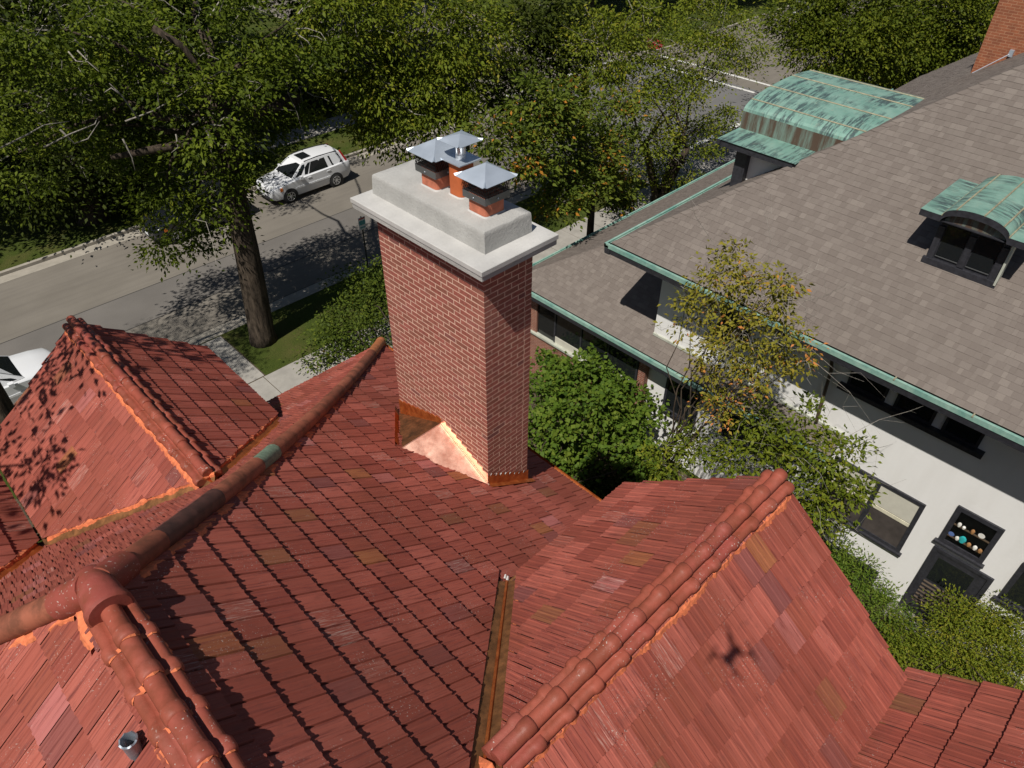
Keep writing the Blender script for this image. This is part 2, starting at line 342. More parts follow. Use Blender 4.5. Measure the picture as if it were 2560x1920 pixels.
t = NT('lens_clear'); t.set((0.62, 0.58, 0.42), 0.12, 0.1, 0.6)
t = NT('lens_amber'); t.set((0.6, 0.16, 0.02), 0.15)
t = NT('lens_red'); t.set((0.35, 0.012, 0.015), 0.15)
plain('hydrant_red', (0.32, 0.012, 0.025), 0.45); plain('sign_white', (0.72, 0.74, 0.74), 0.4, var=0.03); plain('sign_teal', (0.06, 0.33, 0.36), 0.4, var=0.05); plain('sign_red', (0.5, 0.03, 0.03), 0.4)
plain('pole_dark', (0.025, 0.03, 0.026), 0.5)
for nm, cc in (('china_white', (0.7, 0.68, 0.62)), ('china_teal', (0.03, 0.35, 0.36)), ('china_brown', (0.33, 0.17, 0.07)), ('china_blue', (0.10, 0.16, 0.36))): plain(nm, cc, 0.25, var=0.1)
m_ = MATS

# ================================================================== THE GROUND
def arc_pts(cx, cy, r, a0, a1, n=8):
    return [(cx + r * math.cos(math.radians(a0 + (a1 - a0) * i / n)), cy + r * math.sin(math.radians(a0 + (a1 - a0) * i / n))) for i in range(n + 1)]
ST0, ST1, CR0, CR1, LZ = 23.45, 33.65, 32.6, 45.2, 0.13     # street between y = ST0..ST1, cross street between x = CR0..CR1, lawn height
b = MB(); b.face([(-600, -600, -0.06), (900, -600, -0.06), (900, 900, -0.06), (-600, 900, -0.06)]); tag(b.build('ground', m_['soil']), 'bare earth sheet under streets and lawns', None, None, 'structure')
def sheet(name, poly, z, mat, label=None):
    b = MB(); b.face([(x, y, z) for x, y in poly]); return tag(b.build(name, mat), label, None, None, 'structure')
sheet('road', [(-150, ST0 - .3), (CR0 - 4, ST0 - .3), (CR0 - .3, ST0 - 4), (CR0 - .3, -150), (CR1 + .3, -150), (CR1 + .3, ST0 - 4), (CR1 + 4, ST0 - .3), (300, ST0 - .3), (300, ST1 + .3), (CR1 + 4, ST1 + .3), (CR1 + .3, ST1 + 4), (CR1 + .3, 220), (CR0 - .3, 220), (CR0 - .3, ST1 + 4), (CR0 - 4, ST1 + .3), (-150, ST1 + .3)], 0.0, m_['asphalt'])
sheet('road_patch', [(-60, 26.2), (CR0 - 1, 26.2), (CR0 - 1, 28.6), (-60, 28.6)], 0.004, m_['asphalt_dark'])
for y0 in (26.18, 28.58, 24.06): sheet('road_seam', [(-40, y0), (CR0 - 4, y0 + .01), (CR0 - 4, y0 + .05), (-40, y0 + .045)], 0.0085, m_['asphalt_crack'])
sheet('crossing_surface', [(CR0 - 1, 5), (CR1 + 1, 5), (CR1 + 1, 33.6), (CR0 - 1, 33.6)], 0.0045, m_['asphalt_grey'])
for y0, y1 in ((ST0 + .02, ST0 + .62), (ST1 - .62, ST1 - .02)):
    sheet('gutter_strip', [(-60, y0), (CR0 - 4, y0), (CR0 - 4, y1), (-60, y1)], 0.0065, m_['kerb'])
def quadrant(name, corner, far):
    (cx, cy), (fx, fy) = corner, far; R = 4.0; sx = 1 if fx > cx else -1; sy = 1 if fy > cy else -1
    ccx, ccy = cx + sx * R, cy + sy * R
    arc = [(ccx - sx * R * math.cos(t), ccy - sy * R * math.sin(t)) for t in [i * math.pi / 2 / 8 for i in range(9)]]      # from the y-edge to the x-edge
    arc2 = [(ccx - sx * (R - .16) * math.cos(t), ccy - sy * (R - .16) * math.sin(t)) for t in [i * math.pi / 2 / 8 for i in range(9)]]
    inner = [(cx + sx * .16, fy)] + arc2 + [(fx, cy + sy * .16)]; outer = [(cx, fy)] + arc + [(fx, cy)]
    poly = inner + [(fx, fy)]
    if sx * sy < 0: poly = poly[::-1]
    b = MB(); b.face([(x, y, LZ) for x, y in poly]); o = tag(b.build(name, m_['grass']), None, None, None, 'structure')
    k = MB()
    for i in range(len(outer) - 1):
        a0, a1, c0, c1 = outer[i], outer[i + 1], inner[i], inner[i + 1]
        k.hexa([(*a0, -.05), (*a1, -.05), (*c1, -.05), (*c0, -.05)], [(*a0, .135), (*a1, .135), (*c1, .145), (*c0, .145)])
    k.build('kerb', m_['kerb'], None, kind='structure')
quadrant('lawn', (CR0, ST0), (-150, -150)); quadrant('lawn', (CR0, ST1), (-150, 260)); quadrant('lawn', (CR1, ST0), (300, -150)); quadrant('lawn', (CR1, ST1), (300, 260))
walk = sheet('sidewalk', [(-40, 18.2), (32.3, 18.2), (32.3, 20.0), (-40, 20.0)], LZ + .004, m_['soil'])
pan = MB(); pan.box((0, 0, 0), (1.5, 1.76, .03)); pan_me = None
def panels(parent, x0, n, y, dx=1.525, rot=False, sy=1.0):
    global pan_me
    for i in range(n):
        if pan_me is None:
            pan_me = bpy.data.meshes.new('panel'); pan_me.from_pydata(pan.v, [], pan.f); pan_me.materials.append(m_['sidewalk'])
        o = bpy.data.objects.new('panel', pan_me); link(o, parent, (x0 + i * dx * (0 if rot else 1), y + (i * dx if rot else 0), LZ - .018 + random.uniform(0, .006)))
        o.scale = (1, sy, 1)
panels(walk, 1.4, 20, 18.22)
w2 = sheet('path', [(6.0, 20.0), (7.6, 20.0), (7.6, 23.25), (6.0, 23.25)], LZ + .003, m_['soil']); panels(w2, 6.05, 2, 20.03, 1.61, True, .90)
w3 = sheet('path', [(6.0, 9.6), (7.6, 9.6), (7.6, 18.2), (6.0, 18.2)], LZ + .003, m_['soil']); panels(w3, 6.05, 5, 9.9, 1.65, True, .92)
walk_far = sheet('sidewalk', [(11.5, 37.2), (32.3, 37.2), (32.3, 39.0), (11.5, 39.0)], LZ + .004, m_['soil']); panels(walk_far, 11.6, 13, 37.22)
walk_x = sheet('sidewalk', [(46.6, 18.0), (54, 18.0), (54, 20.2), (46.6, 20.2)], LZ + .004, m_['sidewalk'])
sheet('corner_pavement', [(29.5, 18.2), (34.0, 18.2), (33.6, 22.3), (29.5, 22.6)], LZ + .012, m_['sidewalk'])
for (x0, y0, x1, y1) in ((45.6, 23.9, 45.85, 33.2), (47.6, 23.9, 47.85, 33.2), (33.4, 34.6, 44.6, 34.85), (33.4, 21.4, 44.6, 21.7)):
    sheet('road_marking', [(x0, y0), (x1, y0), (x1, y1), (x0, y1)], 0.009, m_['road_paint'])
sheet('planting_bed', [(7.2, -8), (14.3, -8), (14.3, 17.4), (7.2, 17.4)], LZ + .006, m_['soil'])

# ================================================================== THE RED-TILED HOUSE
house = thing('brick_house', 'brick house with a red clay tile roof, gables and a tall brick chimney', 'house', (0, 2, LZ))
RH0 = 3.77; EAVE_D = 5.64; PEAK_Y = 3.49
prof = lambda d: RH0 + 0.9154 * d - 0.0286 * d * d           # depth of the main roof below the camera, d metres from the ridge (bell-cast)
HG, GY, GS, GE = 4.83, 1.458, 0.8655, 1.56                    # cross gable: ridge depth, ridge y, pitch, half width
HD, DX, DS, DE = 5.74, 1.37, 0.81, 1.51                       # dormer on the hip end
GX1, G2X1, DY1 = 4.80, 5.0, 9.78
val_u = lambda v, c=GY: 1.2 + (abs(v - c)) * (2.91 - 1.2) / GE    # x of the gable valley at a given y
val_v = lambda x: 5.80 + abs(x) * (7.48 - 5.80) / DE          # y of the dormer valley at a given distance from its ridge

TW, TE, TL = 0.187, 0.325, 0.365
TP = [(0, -.010), (.045, -.010), (.06, .007), (.14, .007), (.17, 0), (.40, -.002), (.44, .0055), (.52, .0055), (.56, -.002), (.80, -.001), (.84, .004), (1.0, 0)]
def tile_polys():
    top, butt = [], []
    z0, z1, th = .043, .010, .024
    for (xa, ha), (xb, hb) in zip(TP[:-1], TP[1:]):
        xa, xb = xa * (TW - .003), xb * (TW - .003)
        A, B = (xa, 0, z0 + ha), (xb, 0, z0 + hb); C, D = (xb, TL, z1 + hb), (xa, TL, z1 + ha)
        top.append([A, B, C, D]); butt.append([(xa, .004, z0 - th), (xb, .004, z0 - th), B, A])
    return top + butt
TILE_POLYS = tile_polys()
def tile_mesh(mat):
    me = bpy.data.meshes.new('tile'); vs = [p for q in TILE_POLYS for p in q]; me.from_pydata(vs, [], [tuple(range(i * 4, i * 4 + 4)) for i in range(len(TILE_POLYS))]); me.materials.append(mat); return me
TME = {k: tile_mesh(m_[k]) for k in ('tile_x', 'tile_y')}
def clip_poly(poly, hs):
    for nx, ny, c in hs:
        out = []
        for i in range(len(poly)):
            p, q = poly[i], poly[(i + 1) % len(poly)]; dp, dq = nx * p[0] + ny * p[1] - c, nx * q[0] + ny * q[1] - c
            if dp >= 0: out.append(p)
            if (dp >= 0) != (dq >= 0): s = dp / (dp - dq); out.append(tuple(p[k] + (q[k] - p[k]) * s for k in range(3)))
        poly = out
        if len(poly) < 3: return []
    return poly
TILES = []
def roof_face(name, ridge, D, depth, dmax, a0, a1, clips, mat, stagger=0.5):
    """courses of tiles from the ridge down to the eave; ridge: point at a = 0; depth(d): depth below camera; clips(x, y): half planes or None"""
    A = np.array([-D[1], D[0]]); D = np.array(D)
    ds = np.linspace(0, dmax + .3, 900); hs = np.array([depth(d) for d in ds]); arc = np.concatenate([[0], np.cumsum(np.hypot(np.diff(ds), np.diff(hs)))])
    smax = float(np.interp(dmax, ds, arc))
    def W(d, a, extra=0.0): return np.array([ridge[0] + D[0] * d + A[0] * a, ridge[1] + D[1] * d + A[1] * a, HC - depth(d) + extra])
    deckm = MB(); cells = []
    n = int(math.ceil((smax - .02) / TE)); rev = range(n)
    for i in rev:
        s = smax - i * TE + .03; s_up = max(s - TE, 0.0)
        d0 = float(np.interp(s, ds, arc)) if False else float(np.interp(s, arc, ds)); d1 = float(np.interp(s_up, arc, ds))
        p0, p1 = W(d0, 0), W(d1, 0); Y = (p1 - p0) / np.linalg.norm(p1 - p0); X = np.array([A[0], A[1], 0]); N = np.cross(X, Y)
        # deck
        aa = a0
        while aa < a1:
            w = min(.5, a1 - aa); q = [W(d0, aa) - N * .004, W(d0, aa + w) - N * .004, W(d1, aa + w) - N * .004, W(d1, aa) - N * .004]
            c = sum(q) / 4; h = clips(c[0], c[1], True)
            if h is not None:
                f = clip_poly([tuple(x) for x in q], h)
                if f: deckm.face(f)
            aa += w
        off = (i % 2) * TW * stagger; k0 = int((a0 - off) / TW) - 1; k1 = int((a1 - off) / TW) + 1
        for k in range(k0, k1 + 1):
            a = k * TW + off
            if a + TW < a0 + .02 or a > a1 - .02: continue
            j = random.gauss(0, .0035); o = p0 + X * a - Y * (j) + N * random.gauss(0, .0012); rot = random.gauss(0, .004)
            Xr = X * math.cos(rot) + Y * math.sin(rot); Yr = Y * math.cos(rot) - X * math.sin(rot)
            Nn = N
            cen = o + Xr * TW / 2 + Yr * TE / 2
            h = clips(cen[0], cen[1], False)
            if h is None: continue
            h = [q_ for q_ in h if q_] + [(D[0], D[1], D[0] * ridge[0] + D[1] * ridge[1] + .004)]
            cor = [o, o + Xr * TW, o + Xr * TW + Yr * TL, o + Yr * TL]
            cut = any(nx * p[0] + ny * p[1] < c for nx, ny, c in h for p in cor)
            cells.append((o, Xr, Yr, Nn, h if cut else None, cen))
    part = deckm.build(name, m_['deck'], house)
    for c in cells: TILES.append((part, mat, c, pix_area(c[5], TW * TE, c[3])))
    return part

def clip_main(x, y, deck):
    h = [(1, -1, -PEAK_Y + .04), (0, 1, -1.6)]     # hip towards the far end: y <= PEAK_Y + x
    if x > 2.93: h.append((0, 1, 2.35))
    elif y > GY:
        # beyond the gable's valley: y - GY >= (x - 1.2) * k
        k = GE / 1.71; o = 0.0 if deck else .085; h.append((-k, 1, GY - 1.2 * k + o * math.hypot(k, 1)))
    else:
        k = -GE / 1.71; h.append((k, -1, -GY + 1.2 * k + (0 if deck else .085) * 1.35)) if x > 1.2 else None
    return h
main_roof = roof_face('main_roof', (0, 0), (1, 0), prof, EAVE_D, -1.6, 9.2, lambda x, y, d: clip_main(x, y, d), 'tile_x')
main_roof['label'] = 'main red tile slope falling away from the ridge to the chimney'
back_roof = roof_face('back_roof', (0, 0), (-1, 0), prof, 2.6, -9.2, 1.6, lambda x, y, d: [(-1, -1, -PEAK_Y + .04)], 'tile_x')
def clip_hip(x, y, deck):
    h = [(1, 1, PEAK_Y + .04), (-1, 1, PEAK_Y + .04)]
    for cx in (DX, DX - 3.15):
        dx = x - cx
        if abs(dx) < DE + .12:
            if abs(dx) > DE: 
                continue
            k = (7.48 - 5.80) / DE; s = 1 if dx > 0 else -1
            o = 0 if deck else .07
            h.append((s * k, -1, s * k * cx - 5.80 + o * math.hypot(k, 1)))
    return h
hip_end = roof_face('hip_end_roof', (0, PEAK_Y), (0, 1), lambda d: prof(d), EAVE_D, -5.7, 3.0, lambda x, y, d: clip_hip(x, y, d), 'tile_y')
def clip_gable(side, cy=GY, x1=GX1):
    def f(x, y, deck):
        k = 1.71 / GE; o = 0 if deck else .085
        return [(1, -k * side, 1.2 - k * side * cy + o * math.hypot(1, k)), (-1, 0, -x1)]
    return f
gd = lambda d: HG + GS * d
gable_l = roof_face('gable_roof', (0, GY), (0, 1), gd, GE, -GX1 - .02, -1.0, clip_gable(1), 'tile_y')
gable_r = roof_face('gable_roof', (0, GY), (0, -1), gd, GE, 1.0, GX1 + .02, clip_gable(-1), 'tile_y')
G2Y = -0.16 - GE
g2d = lambda d: HG + 0.13 + GS * d
gable2_l = roof_face('side_gable_roof', (0, G2Y), (0, 1), g2d, GE, -G2X1 - .02, -1.0, lambda x, y, d: [(-1, 0, -G2X1)], 'tile_y')
gable2_r = roof_face('side_gable_roof', (0, G2Y), (0, -1), g2d, GE, 1.0, G2X1 + .02, lambda x, y, d: [(-1, 0, -G2X1)], 'tile_y')
dd = lambda d: HD + DS * d
def clip_dorm(cx, side):
    def f(x, y, deck):
        k = (7.48 - 5.80) / DE; o = 0 if deck else .07
        return [(-k * side, 1, 5.80 - k * side * cx + o * math.hypot(1, k)), (0, -1, -DY1)]
    return f
DORM = []
for cx in (DX, DX - 3.15):
    for side in (1, -1):
        a0, a1 = (5.6, DY1 + .02) if side == 1 else (-DY1 - .02, -5.6)
        if cx < 0 and side < 0: continue
        DORM.append(roof_face('dormer_roof', (cx, 0), (side, 0), dd, DE, a0, a1, clip_dorm(cx, side), 'tile_x'))

TILES.sort(key=lambda t: -t[3])
def put_piece(part, mat, cell, name='tile', polys=TILE_POLYS, shared=TME):
    o, X, Y, N, h, cen = cell
    if h is None:
        ob = bpy.data.objects.new(name, shared[mat]); link(ob, part, o)
        Mx = Matrix(((X[0], Y[0], N[0], 0), (X[1], Y[1], N[1], 0), (X[2], Y[2], N[2], 0), (0, 0, 0, 1))); Mx.translation = Vector(o) - wloc(part); ob.matrix_local = Mx
    else:
        mb = MB()
        for q in polys:
            f = clip_poly([tuple(o + X * p[0] + Y * p[1] + N * p[2]) for p in q], h)
            if f: mb.face(f)
        if mb.f: mb.build(name, m_[mat], part, at=o)
def join_pieces(items, name, polys, rnd=True):
    groups = {}
    for part, mat, cell, _ in items: groups.setdefault((part.name, mat), (part, mat, []))[2].append(cell)
    P = np.array([[p for p in q] for q in polys])
    for part, mat, cells in groups.values():
        mb = MB()
        for o, X, Y, N, h, cen in cells:
            mb.cr = random.random()
            q = o + P[..., 0:1] * X + P[..., 1:2] * Y + P[..., 2:3] * N
            for f in q:
                f = [tuple(p) for p in f]
                if h is not None: f = clip_poly(f, h)
                if f: mb.face(f)
        if mb.f: mb.build(name, m_[mat], part, kind='stuff', rnd=True)
for part, mat, cell, _ in TILES[:300]: put_piece(part, mat, cell)
join_pieces(TILES[300:], 'tile_field', TILE_POLYS)

# ---- ridge tiles: three-lobed rolls with a collar at one end
def clover(scale=1.0, n=26):
    cs = [((0, .034), .057), ((.090, -.036), .046), ((-.090, -.036), .046)]; O = np.array([0, -.055]); out = []
    for i in range(n):
        th = math.radians(205 - 230 * i / (n - 1)); d = np.array([math.cos(th), math.sin(th)]); r = .05
        for c, R in cs:
            oc = O - np.array(c); bq = d @ oc; disc = bq * bq - (oc @ oc - R * R)
            if disc > 0: r = max(r, -bq + math.sqrt(disc))
        out.append((O + d * r) * scale - O * (scale - 1))
    return out
def ridge_mesh(L=.30):
    mb = MB(); rings = []
    for x, s in ((-.02, 1.0), (.20, 1.0), (.215, 1.075), (.235, 1.13), (.285, 1.13), (.30, 1.09), (.305, 1.0)):
        rings.append([(x, p[0], p[1]) for p in clover(s)])
    mb.loft(rings, cap=False, closed=False); mb.face(list(reversed(rings[-1]))); mb.face(rings[0])
    me = bpy.data.meshes.new('ridge_tile'); me.from_pydata(mb.v, [], mb.f); me.materials.append(m_['ridge_clay'])
    me.polygons.foreach_set('use_smooth', [len(p.vertices) == 4 for p in me.polygons]); return me
RME = ridge_mesh()
def mortar(name, pts, side, parent, w0=.015, w1=.06, step=.018, drop=.02):
    """ragged sealant bead along a line of points, spreading to the side vectors"""
    mb = MB(); P = [Vector(p) for p in pts]; S = [Vector(s) for s in side]; L = [0]
    for a, c in zip(P[:-1], P[1:]): L.append(L[-1] + (c - a).length)
    n = max(3, int(L[-1] / step)); ra, rb, rc = [], [], []; w = w0
    for i in range(n + 1):
        s = L[-1] * i / n; k = max(j for j in range(len(L)) if L[j] <= s + 1e-9); k = min(k, len(P) - 2); f = (s - L[k]) / (L[k + 1] - L[k])
        p = P[k].lerp(P[k + 1], f); d = S[k].lerp(S[k + 1], f); w += random.uniform(-.014, .014); w = max(w0, min(w1, w))
        ra.append(p + Vector((0, 0, .006)) - d * .03); rb.append(p + d * w * .6 + Vector((0, 0, .012 + random.uniform(-.004, .004)))); rc.append(p + d * w + Vector((0, 0, -drop)))
    for i in range(n):
        mb.face([ra[i], rb[i], rb[i + 1], ra[i + 1]]); mb.face([rb[i], rc[i], rc[i + 1], rb[i + 1]])
    return mb.build(name, m_['mortar_orange'], parent)
def ridge_run(parent, start, direction, n, step=.282, lift=.035, sl=.8, mort=True):
    d = Vector(direction).normalized(); sx = Vector((0, 0, 1)).cross(d)
    for i in range(n):
        p = Vector(start) + d * (i * step) + Vector((0, 0, lift + random.gauss(0, .003)))
        o = bpy.data.objects.new('ridge_tile', RME); link(o, parent, p); rz = random.gauss(0, .012)
        X = d * math.cos(rz) + sx * math.sin(rz); Y = Vector((0, 0, 1)).cross(X)
        Mx = Matrix(((X.x, Y.x, 0, 0), (X.y, Y.y, 0, 0), (X.z, Y.z, 1, 0), (0, 0, 0, 1))); Mx.translation = p - wloc(parent); o.matrix_local = Mx
    if mort:
        e = Vector(start) + d * (n * step)
        for s in (1, -1):
            q = sx * s * .118 + Vector((0, 0, -.118 * sl + .042)); sv = (sx * s + Vector((0, 0, -sl))).normalized()
            mortar('mortar_bead', [Vector(start) + q, e + q], [sv, sv], parent, .03, .085)
ridge_run(gable_l, (1.33, GY, HC - HG), (1, 0, 0), 12, .285, sl=GS)
ridge_run(gable2_l, (1.4, G2Y, HC - HG - .13), (1, 0, 0), 13, .28, sl=GS)
ridge_run(main_roof, (0, PEAK_Y - .20, HC - RH0), (0, -1, 0), 15, .30, sl=.9)
ridge_run(DORM[0], (DX, DY1 - .02, HC - HD), (0, -1, 0), 13, .295, sl=DS)
ridge_run(DORM[2], (DX - 3.15, DY1 - .02, HC - HD), (0, -1, 0), 13, .295, sl=DS)
for k in range(15):
    yk = PEAK_Y - .20 - .30 * (k + 1) + .005; mb = MB(); prev = None
    for p in clover(1.05, 22):
        a_ = Vector((-p[0], yk + .02, HC - RH0 + .035 + p[1])); e_ = Vector((-p[0] * .98, yk - random.uniform(.005, .03), HC - RH0 + .035 + p[1] * .97 - .002))
        if prev: mb.face([prev[0], a_, e_, prev[1]])
        prev = (a_, e_)
    mb.build('mortar_joint', m_['mortar_orange'], main_roof)
# cut end of the gable ridge over the valley: an apron of mortar
mb = MB(); apex = Vector((1.28, GY, HC - HG + .07))
for i in range(10):
    a = math.pi * i / 9; r = .15 + random.uniform(-.02, .03)
    p = Vector((1.30 - .10 * math.sin(a) - random.uniform(0, .05), GY + math.cos(a) * r, HC - HG + .01 - abs(math.cos(a)) * .10)); mb.pt(p)
c0 = mb.pt(apex)
for i in range(9): mb.f.append((i, i + 1, c0)); mb.r.append(0); mb.m.append(0)
mb.build('mortar_apron', m_['mortar_orange'], gable_l)

# ---- hip rolls
def hip_pts(sx, d): return Vector((sx * d, PEAK_Y + d, HC - prof(d) + .06))
def hip_run(parent, sx, d0, d1, special={}):
    n = int((d1 - d0) / .285)
    for i in range(n):
        a, e = d0 + (d1 - d0) * i / n, d0 + (d1 - d0) * (i + 1) / n + .012
        pts = [hip_pts(sx, a + (e - a) * k / 3) for k in range(4)]
        mb = MB(); mb.tube([p - hip_pts(sx, a) for p in pts], [.084, .085, .087, .090], 14)
        o = mb.build('hip_tile', m_[special.get(i, 'hip_clay')], parent, smooth='auto', at=None)
        o.location = hip_pts(sx, a) - wloc(parent); WL[o.name] = hip_pts(sx, a)
        me = o.data; co = np.zeros(len(me.vertices) * 3); me.vertices.foreach_get('co', co); co = co.reshape(-1, 3) + np.array(wloc(parent)); me.vertices.foreach_set('co', co.ravel()); me.update()
hip_run(main_roof, 1, .14, EAVE_D + .05, {1: 'hip_dark', 2: 'hip_dark', 5: 'verdigris_band', 17: 'hip_orange', 18: 'hip_orange'})
hip_run(hip_end, -1, .12, 3.0)
for sx, par in ((1, main_roof), (-1, back_roof)):
    dl = [.10 + .2 * i for i in range(27 if sx > 0 else 12)]
    mortar('mortar_bead', [hip_pts(sx, d) + Vector((sx * .06, -.06, -.06 - .02)) for d in dl], [Vector((sx * .75, -.35, -.5)).normalized()] * len(dl), par, .02, .07, drop=.012)
    mortar('mortar_bead', [hip_pts(sx, d) + Vector((-sx * .06, .06, -.06 - .02)) for d in dl], [Vector((-sx * .35, .75, -.5)).normalized()] * len(dl), hip_end, .005, .035, drop=.012)
# the three-way cap where the hips meet the ridge
mb = MB(); pk = Vector((0, PEAK_Y, HC - RH0))
prof_cap = [(.185, .012), (.175, .05), (.15, .078), (.11, .092), (.06, .090), (.01, .094), (-.05, .104), (-.12, .110), (-.17, .114), (-.20, .124), (-.225, .125), (-.24, .112)]
rings = []
for y, r in prof_cap:
    zc = .075 - max(0, y) * .35
    rings.append([pk + Vector((math.cos(t) * r * (1.0 if y > -.05 else 1.06), y, zc + (math.sin(t) * r if math.sin(t) > 0 else math.sin(t) * r * 1.25))) for t in [2 * math.pi * k / 20 for k in range(20)]])
mb.loft(rings)
for sx in (1, -1): mb.tube([pk + Vector((sx * .02, .02, .05)), hip_pts(sx, .10) + Vector((0, 0, 0)), hip_pts(sx, .19)], [.10, .108, .104], 14)
mb.build('hip_cap', m_['ridge_clay'], main_roof, smooth='auto', label='domed clay cap joining two hips and the ridge')
mortar('mortar_bead', [pk + Vector((-.13, .05, -.05)), pk + Vector((-.16, -.12, -.09)), pk + Vector((-.16, -.26, -.10))], [Vector((-.8, 0, -.6))] * 3, back_roof, .03, .08)

# ---- valleys
def valley(name, pts, s1, s2, w, mat, parent, rib=True):
    mb = MB(); s1, s2 = Vector(s1), Vector(s2); P = [Vector(p) for p in pts]
    for a, c in zip(P[:-1], P[1:]):
        for s in (s1, s2): mb.face([a, c, c + s * w, a + s * w])
    o = mb.build(name, m_[mat], parent)
    if rib:
        r = MB(); r.tube([p + Vector((0, 0, .012)) for p in P], .014, 6); r.build('valley_rib', m_['copper_aged'], parent, smooth='auto')
    return o
NM = Vector((.743, 0, -.669)); NG = Vector((0, .756, -.654))
vp = [(val_u(v), v, HC - (HG + GS * (v - GY)) + .014) for v in np.linspace(GY + .02, GY + GE + .04, 9)]
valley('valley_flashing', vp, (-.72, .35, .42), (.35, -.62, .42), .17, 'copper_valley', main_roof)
mortar('mortar_bead', [Vector(p) + Vector((.075, -.075, .055)) for p in vp[1:]], [Vector((-.7, .5, -.2))] * 8, gable_l, .004, .03)
for cx, par in ((DX, DORM[0]), (DX - 3.15, DORM[2])):
    for side in (1, -1):
        if cx < 0 and side < 0: continue
        q = [(cx + side * x, val_v(x), HC - (HD + DS * x) + .014) for x in np.linspace(0, DE + .05, 9)]
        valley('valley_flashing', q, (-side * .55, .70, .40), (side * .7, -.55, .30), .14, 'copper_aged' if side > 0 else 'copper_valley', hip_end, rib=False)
        mortar('mortar_bead', [Vector(p) + Vector((-side * .05, .07, .05)) for p in q], [Vector((side * .4, -.7, -.2))] * 9, par, .015, .055)
# chunk of grey mortar at the valley's foot
mb = MB(); f0 = Vector(vp[-1])
for i in range(2):
    q = f0 + Vector((random.uniform(-.05, .05), random.uniform(-.02, .08), .02)); mb.tube([q, q + Vector((.03, .02, .02))], [.014, .008], 5)
mb.build('mortar_lump', m_['crown_top'], main_roof)

# ---- walls, eaves and gutter
wb = MB()
wb.box((-5.0, -8, LZ), (5.05, 8.5, HC - 8.1)); wb.build('wall', m_['brick_house'], house)
def gable_wall(x, cy, hr, half, depth0, axis):
    mb = MB(); e = half - .18; zt = HC - hr - .06; zb = HC - (hr + GS * e) - .05
    if axis == 'x': mb.hexa([(x - 3.2, cy - e, LZ), (x, cy - e, LZ), (x, cy + e, LZ), (x - 3.2, cy + e, LZ)], [(x - 3.2, cy - e, zb), (x, cy - e, zb), (x, cy + e, zb), (x - 3.2, cy + e, zb)]); mb.face([(x, cy - e, zb), (x, cy + e, zb), (x, cy, zt)])
    else: mb.box((cy - e, x - 3.2, LZ), (cy + e, x, zb)); mb.face([(cy - e, x, zb), (cy, x, zt), (cy + e, x, zb)])
    mb.build('gable_wall', m_['brick_house'], house)
gable_wall(GX1 - .12, GY, HG, GE, 0, 'x'); gable_wall(G2X1 - .12, G2Y, HG + .13, GE, 0, 'x')
gable_wall(DY1 - .12, DX, HD, DE, 0, 'y'); gable_wall(DY1 - .12, DX - 3.15, HD, DE, 0, 'y')
ez = HC - prof(EAVE_D)
mb = MB(); mb.loft([[(EAVE_D + .02 + .055 * (1 + math.cos(t)), y, ez - .03 + .055 * math.sin(t)) for t in [math.pi + math.pi * k / 8 for k in range(9)]] for y in (2.4, 9.2)], cap=False, closed=False)
mb.box((EAVE_D - .02, 2.4, ez - .10), (EAVE_D + .018, 9.15, ez + .012)); mb.build('gutter', m_['copper_aged'], house)
mb = MB(); mb.box((-.20, 5.9, HC - 7.1), (-.205 + .12, DY1, HC - 6.98)); mb.build('gutter', m_['copper_dark'], house)
mb = MB(); mb.box((1.6, GY - GE - .10, HC - 6.40), (GX1 + .1, GY - GE - .02, HC - 6.27)); mb.build('gutter', m_['copper_dark'], house)
mb = MB(); mb.box((2.9, GY + GE + .005, HC - 6.31), (GX1, GY + GE + .03, HC - 6.19)); mb.build('fascia', m_['copper_valley'], house)
# rake tiles: thin verge boards
for (x, cy, hr, half, sl) in ((GX1, GY, HG, GE, GS), (G2X1, G2Y, HG + .13, GE, GS)):
    for s in (1, -1):
        mb = MB(); a, e = Vector((x - .03, cy, HC - hr - .05)), Vector((x - .03, cy + s * half, HC - hr - sl * half - .05))
        mb.hexa([a + Vector((0, 0, -.14)), a + Vector((.028, 0, -.14)), e + Vector((.028, 0, -.14)), e + Vector((0, 0, -.14))], [a, a + Vector((.028, 0, 0)), e + Vector((.028, 0, 0)), e]); mb.build('verge_board', m_['tile_x'], house)
for cx in (DX, DX - 3.15):
    for s in (1, -1):
        mb = MB(); a, e = Vector((cx, DY1 - .03, HC - HD - .05)), Vector((cx + s * DE, DY1 - .03, HC - HD - DS * DE - .05))
        mb.hexa([a + Vector((0, 0, -.14)), a + Vector((0, .028, -.14)), e + Vector((0, .028, -.14)), e + Vector((0, 0, -.14))], [a, a + Vector((0, .028, 0)), e + Vector((0, .028, 0)), e]); mb.build('verge_board', m_['tile_y'], house)

# ---- zinc vent pipe on the back slope
vpx, vpy = -.235, 2.56; vz = HC - prof(.235)
mb = MB(); N = 24
def vring(r, z, wob=0): return [(vpx + math.cos(t) * (r + (wob if k % 3 == 0 else 0)), vpy + math.sin(t) * (r + (wob if k % 3 == 0 else 0)), z + (.006 if (wob and k % 3 == 0) else 0)) for k, t in enumerate([2 * math.pi * k / N for k in range(N)])]
mb.loft([vring(.043, vz - .05), vring(.043, vz + .13), vring(.0465, vz + .145, .002), vring(.038, vz + .15, .001), vring(.032, vz + .12), vring(.031, vz + .02)], cap=False)
mb.build('vent_pipe', m_['zinc'], house, smooth='auto', label='short zinc vent pipe with a crimped rim')

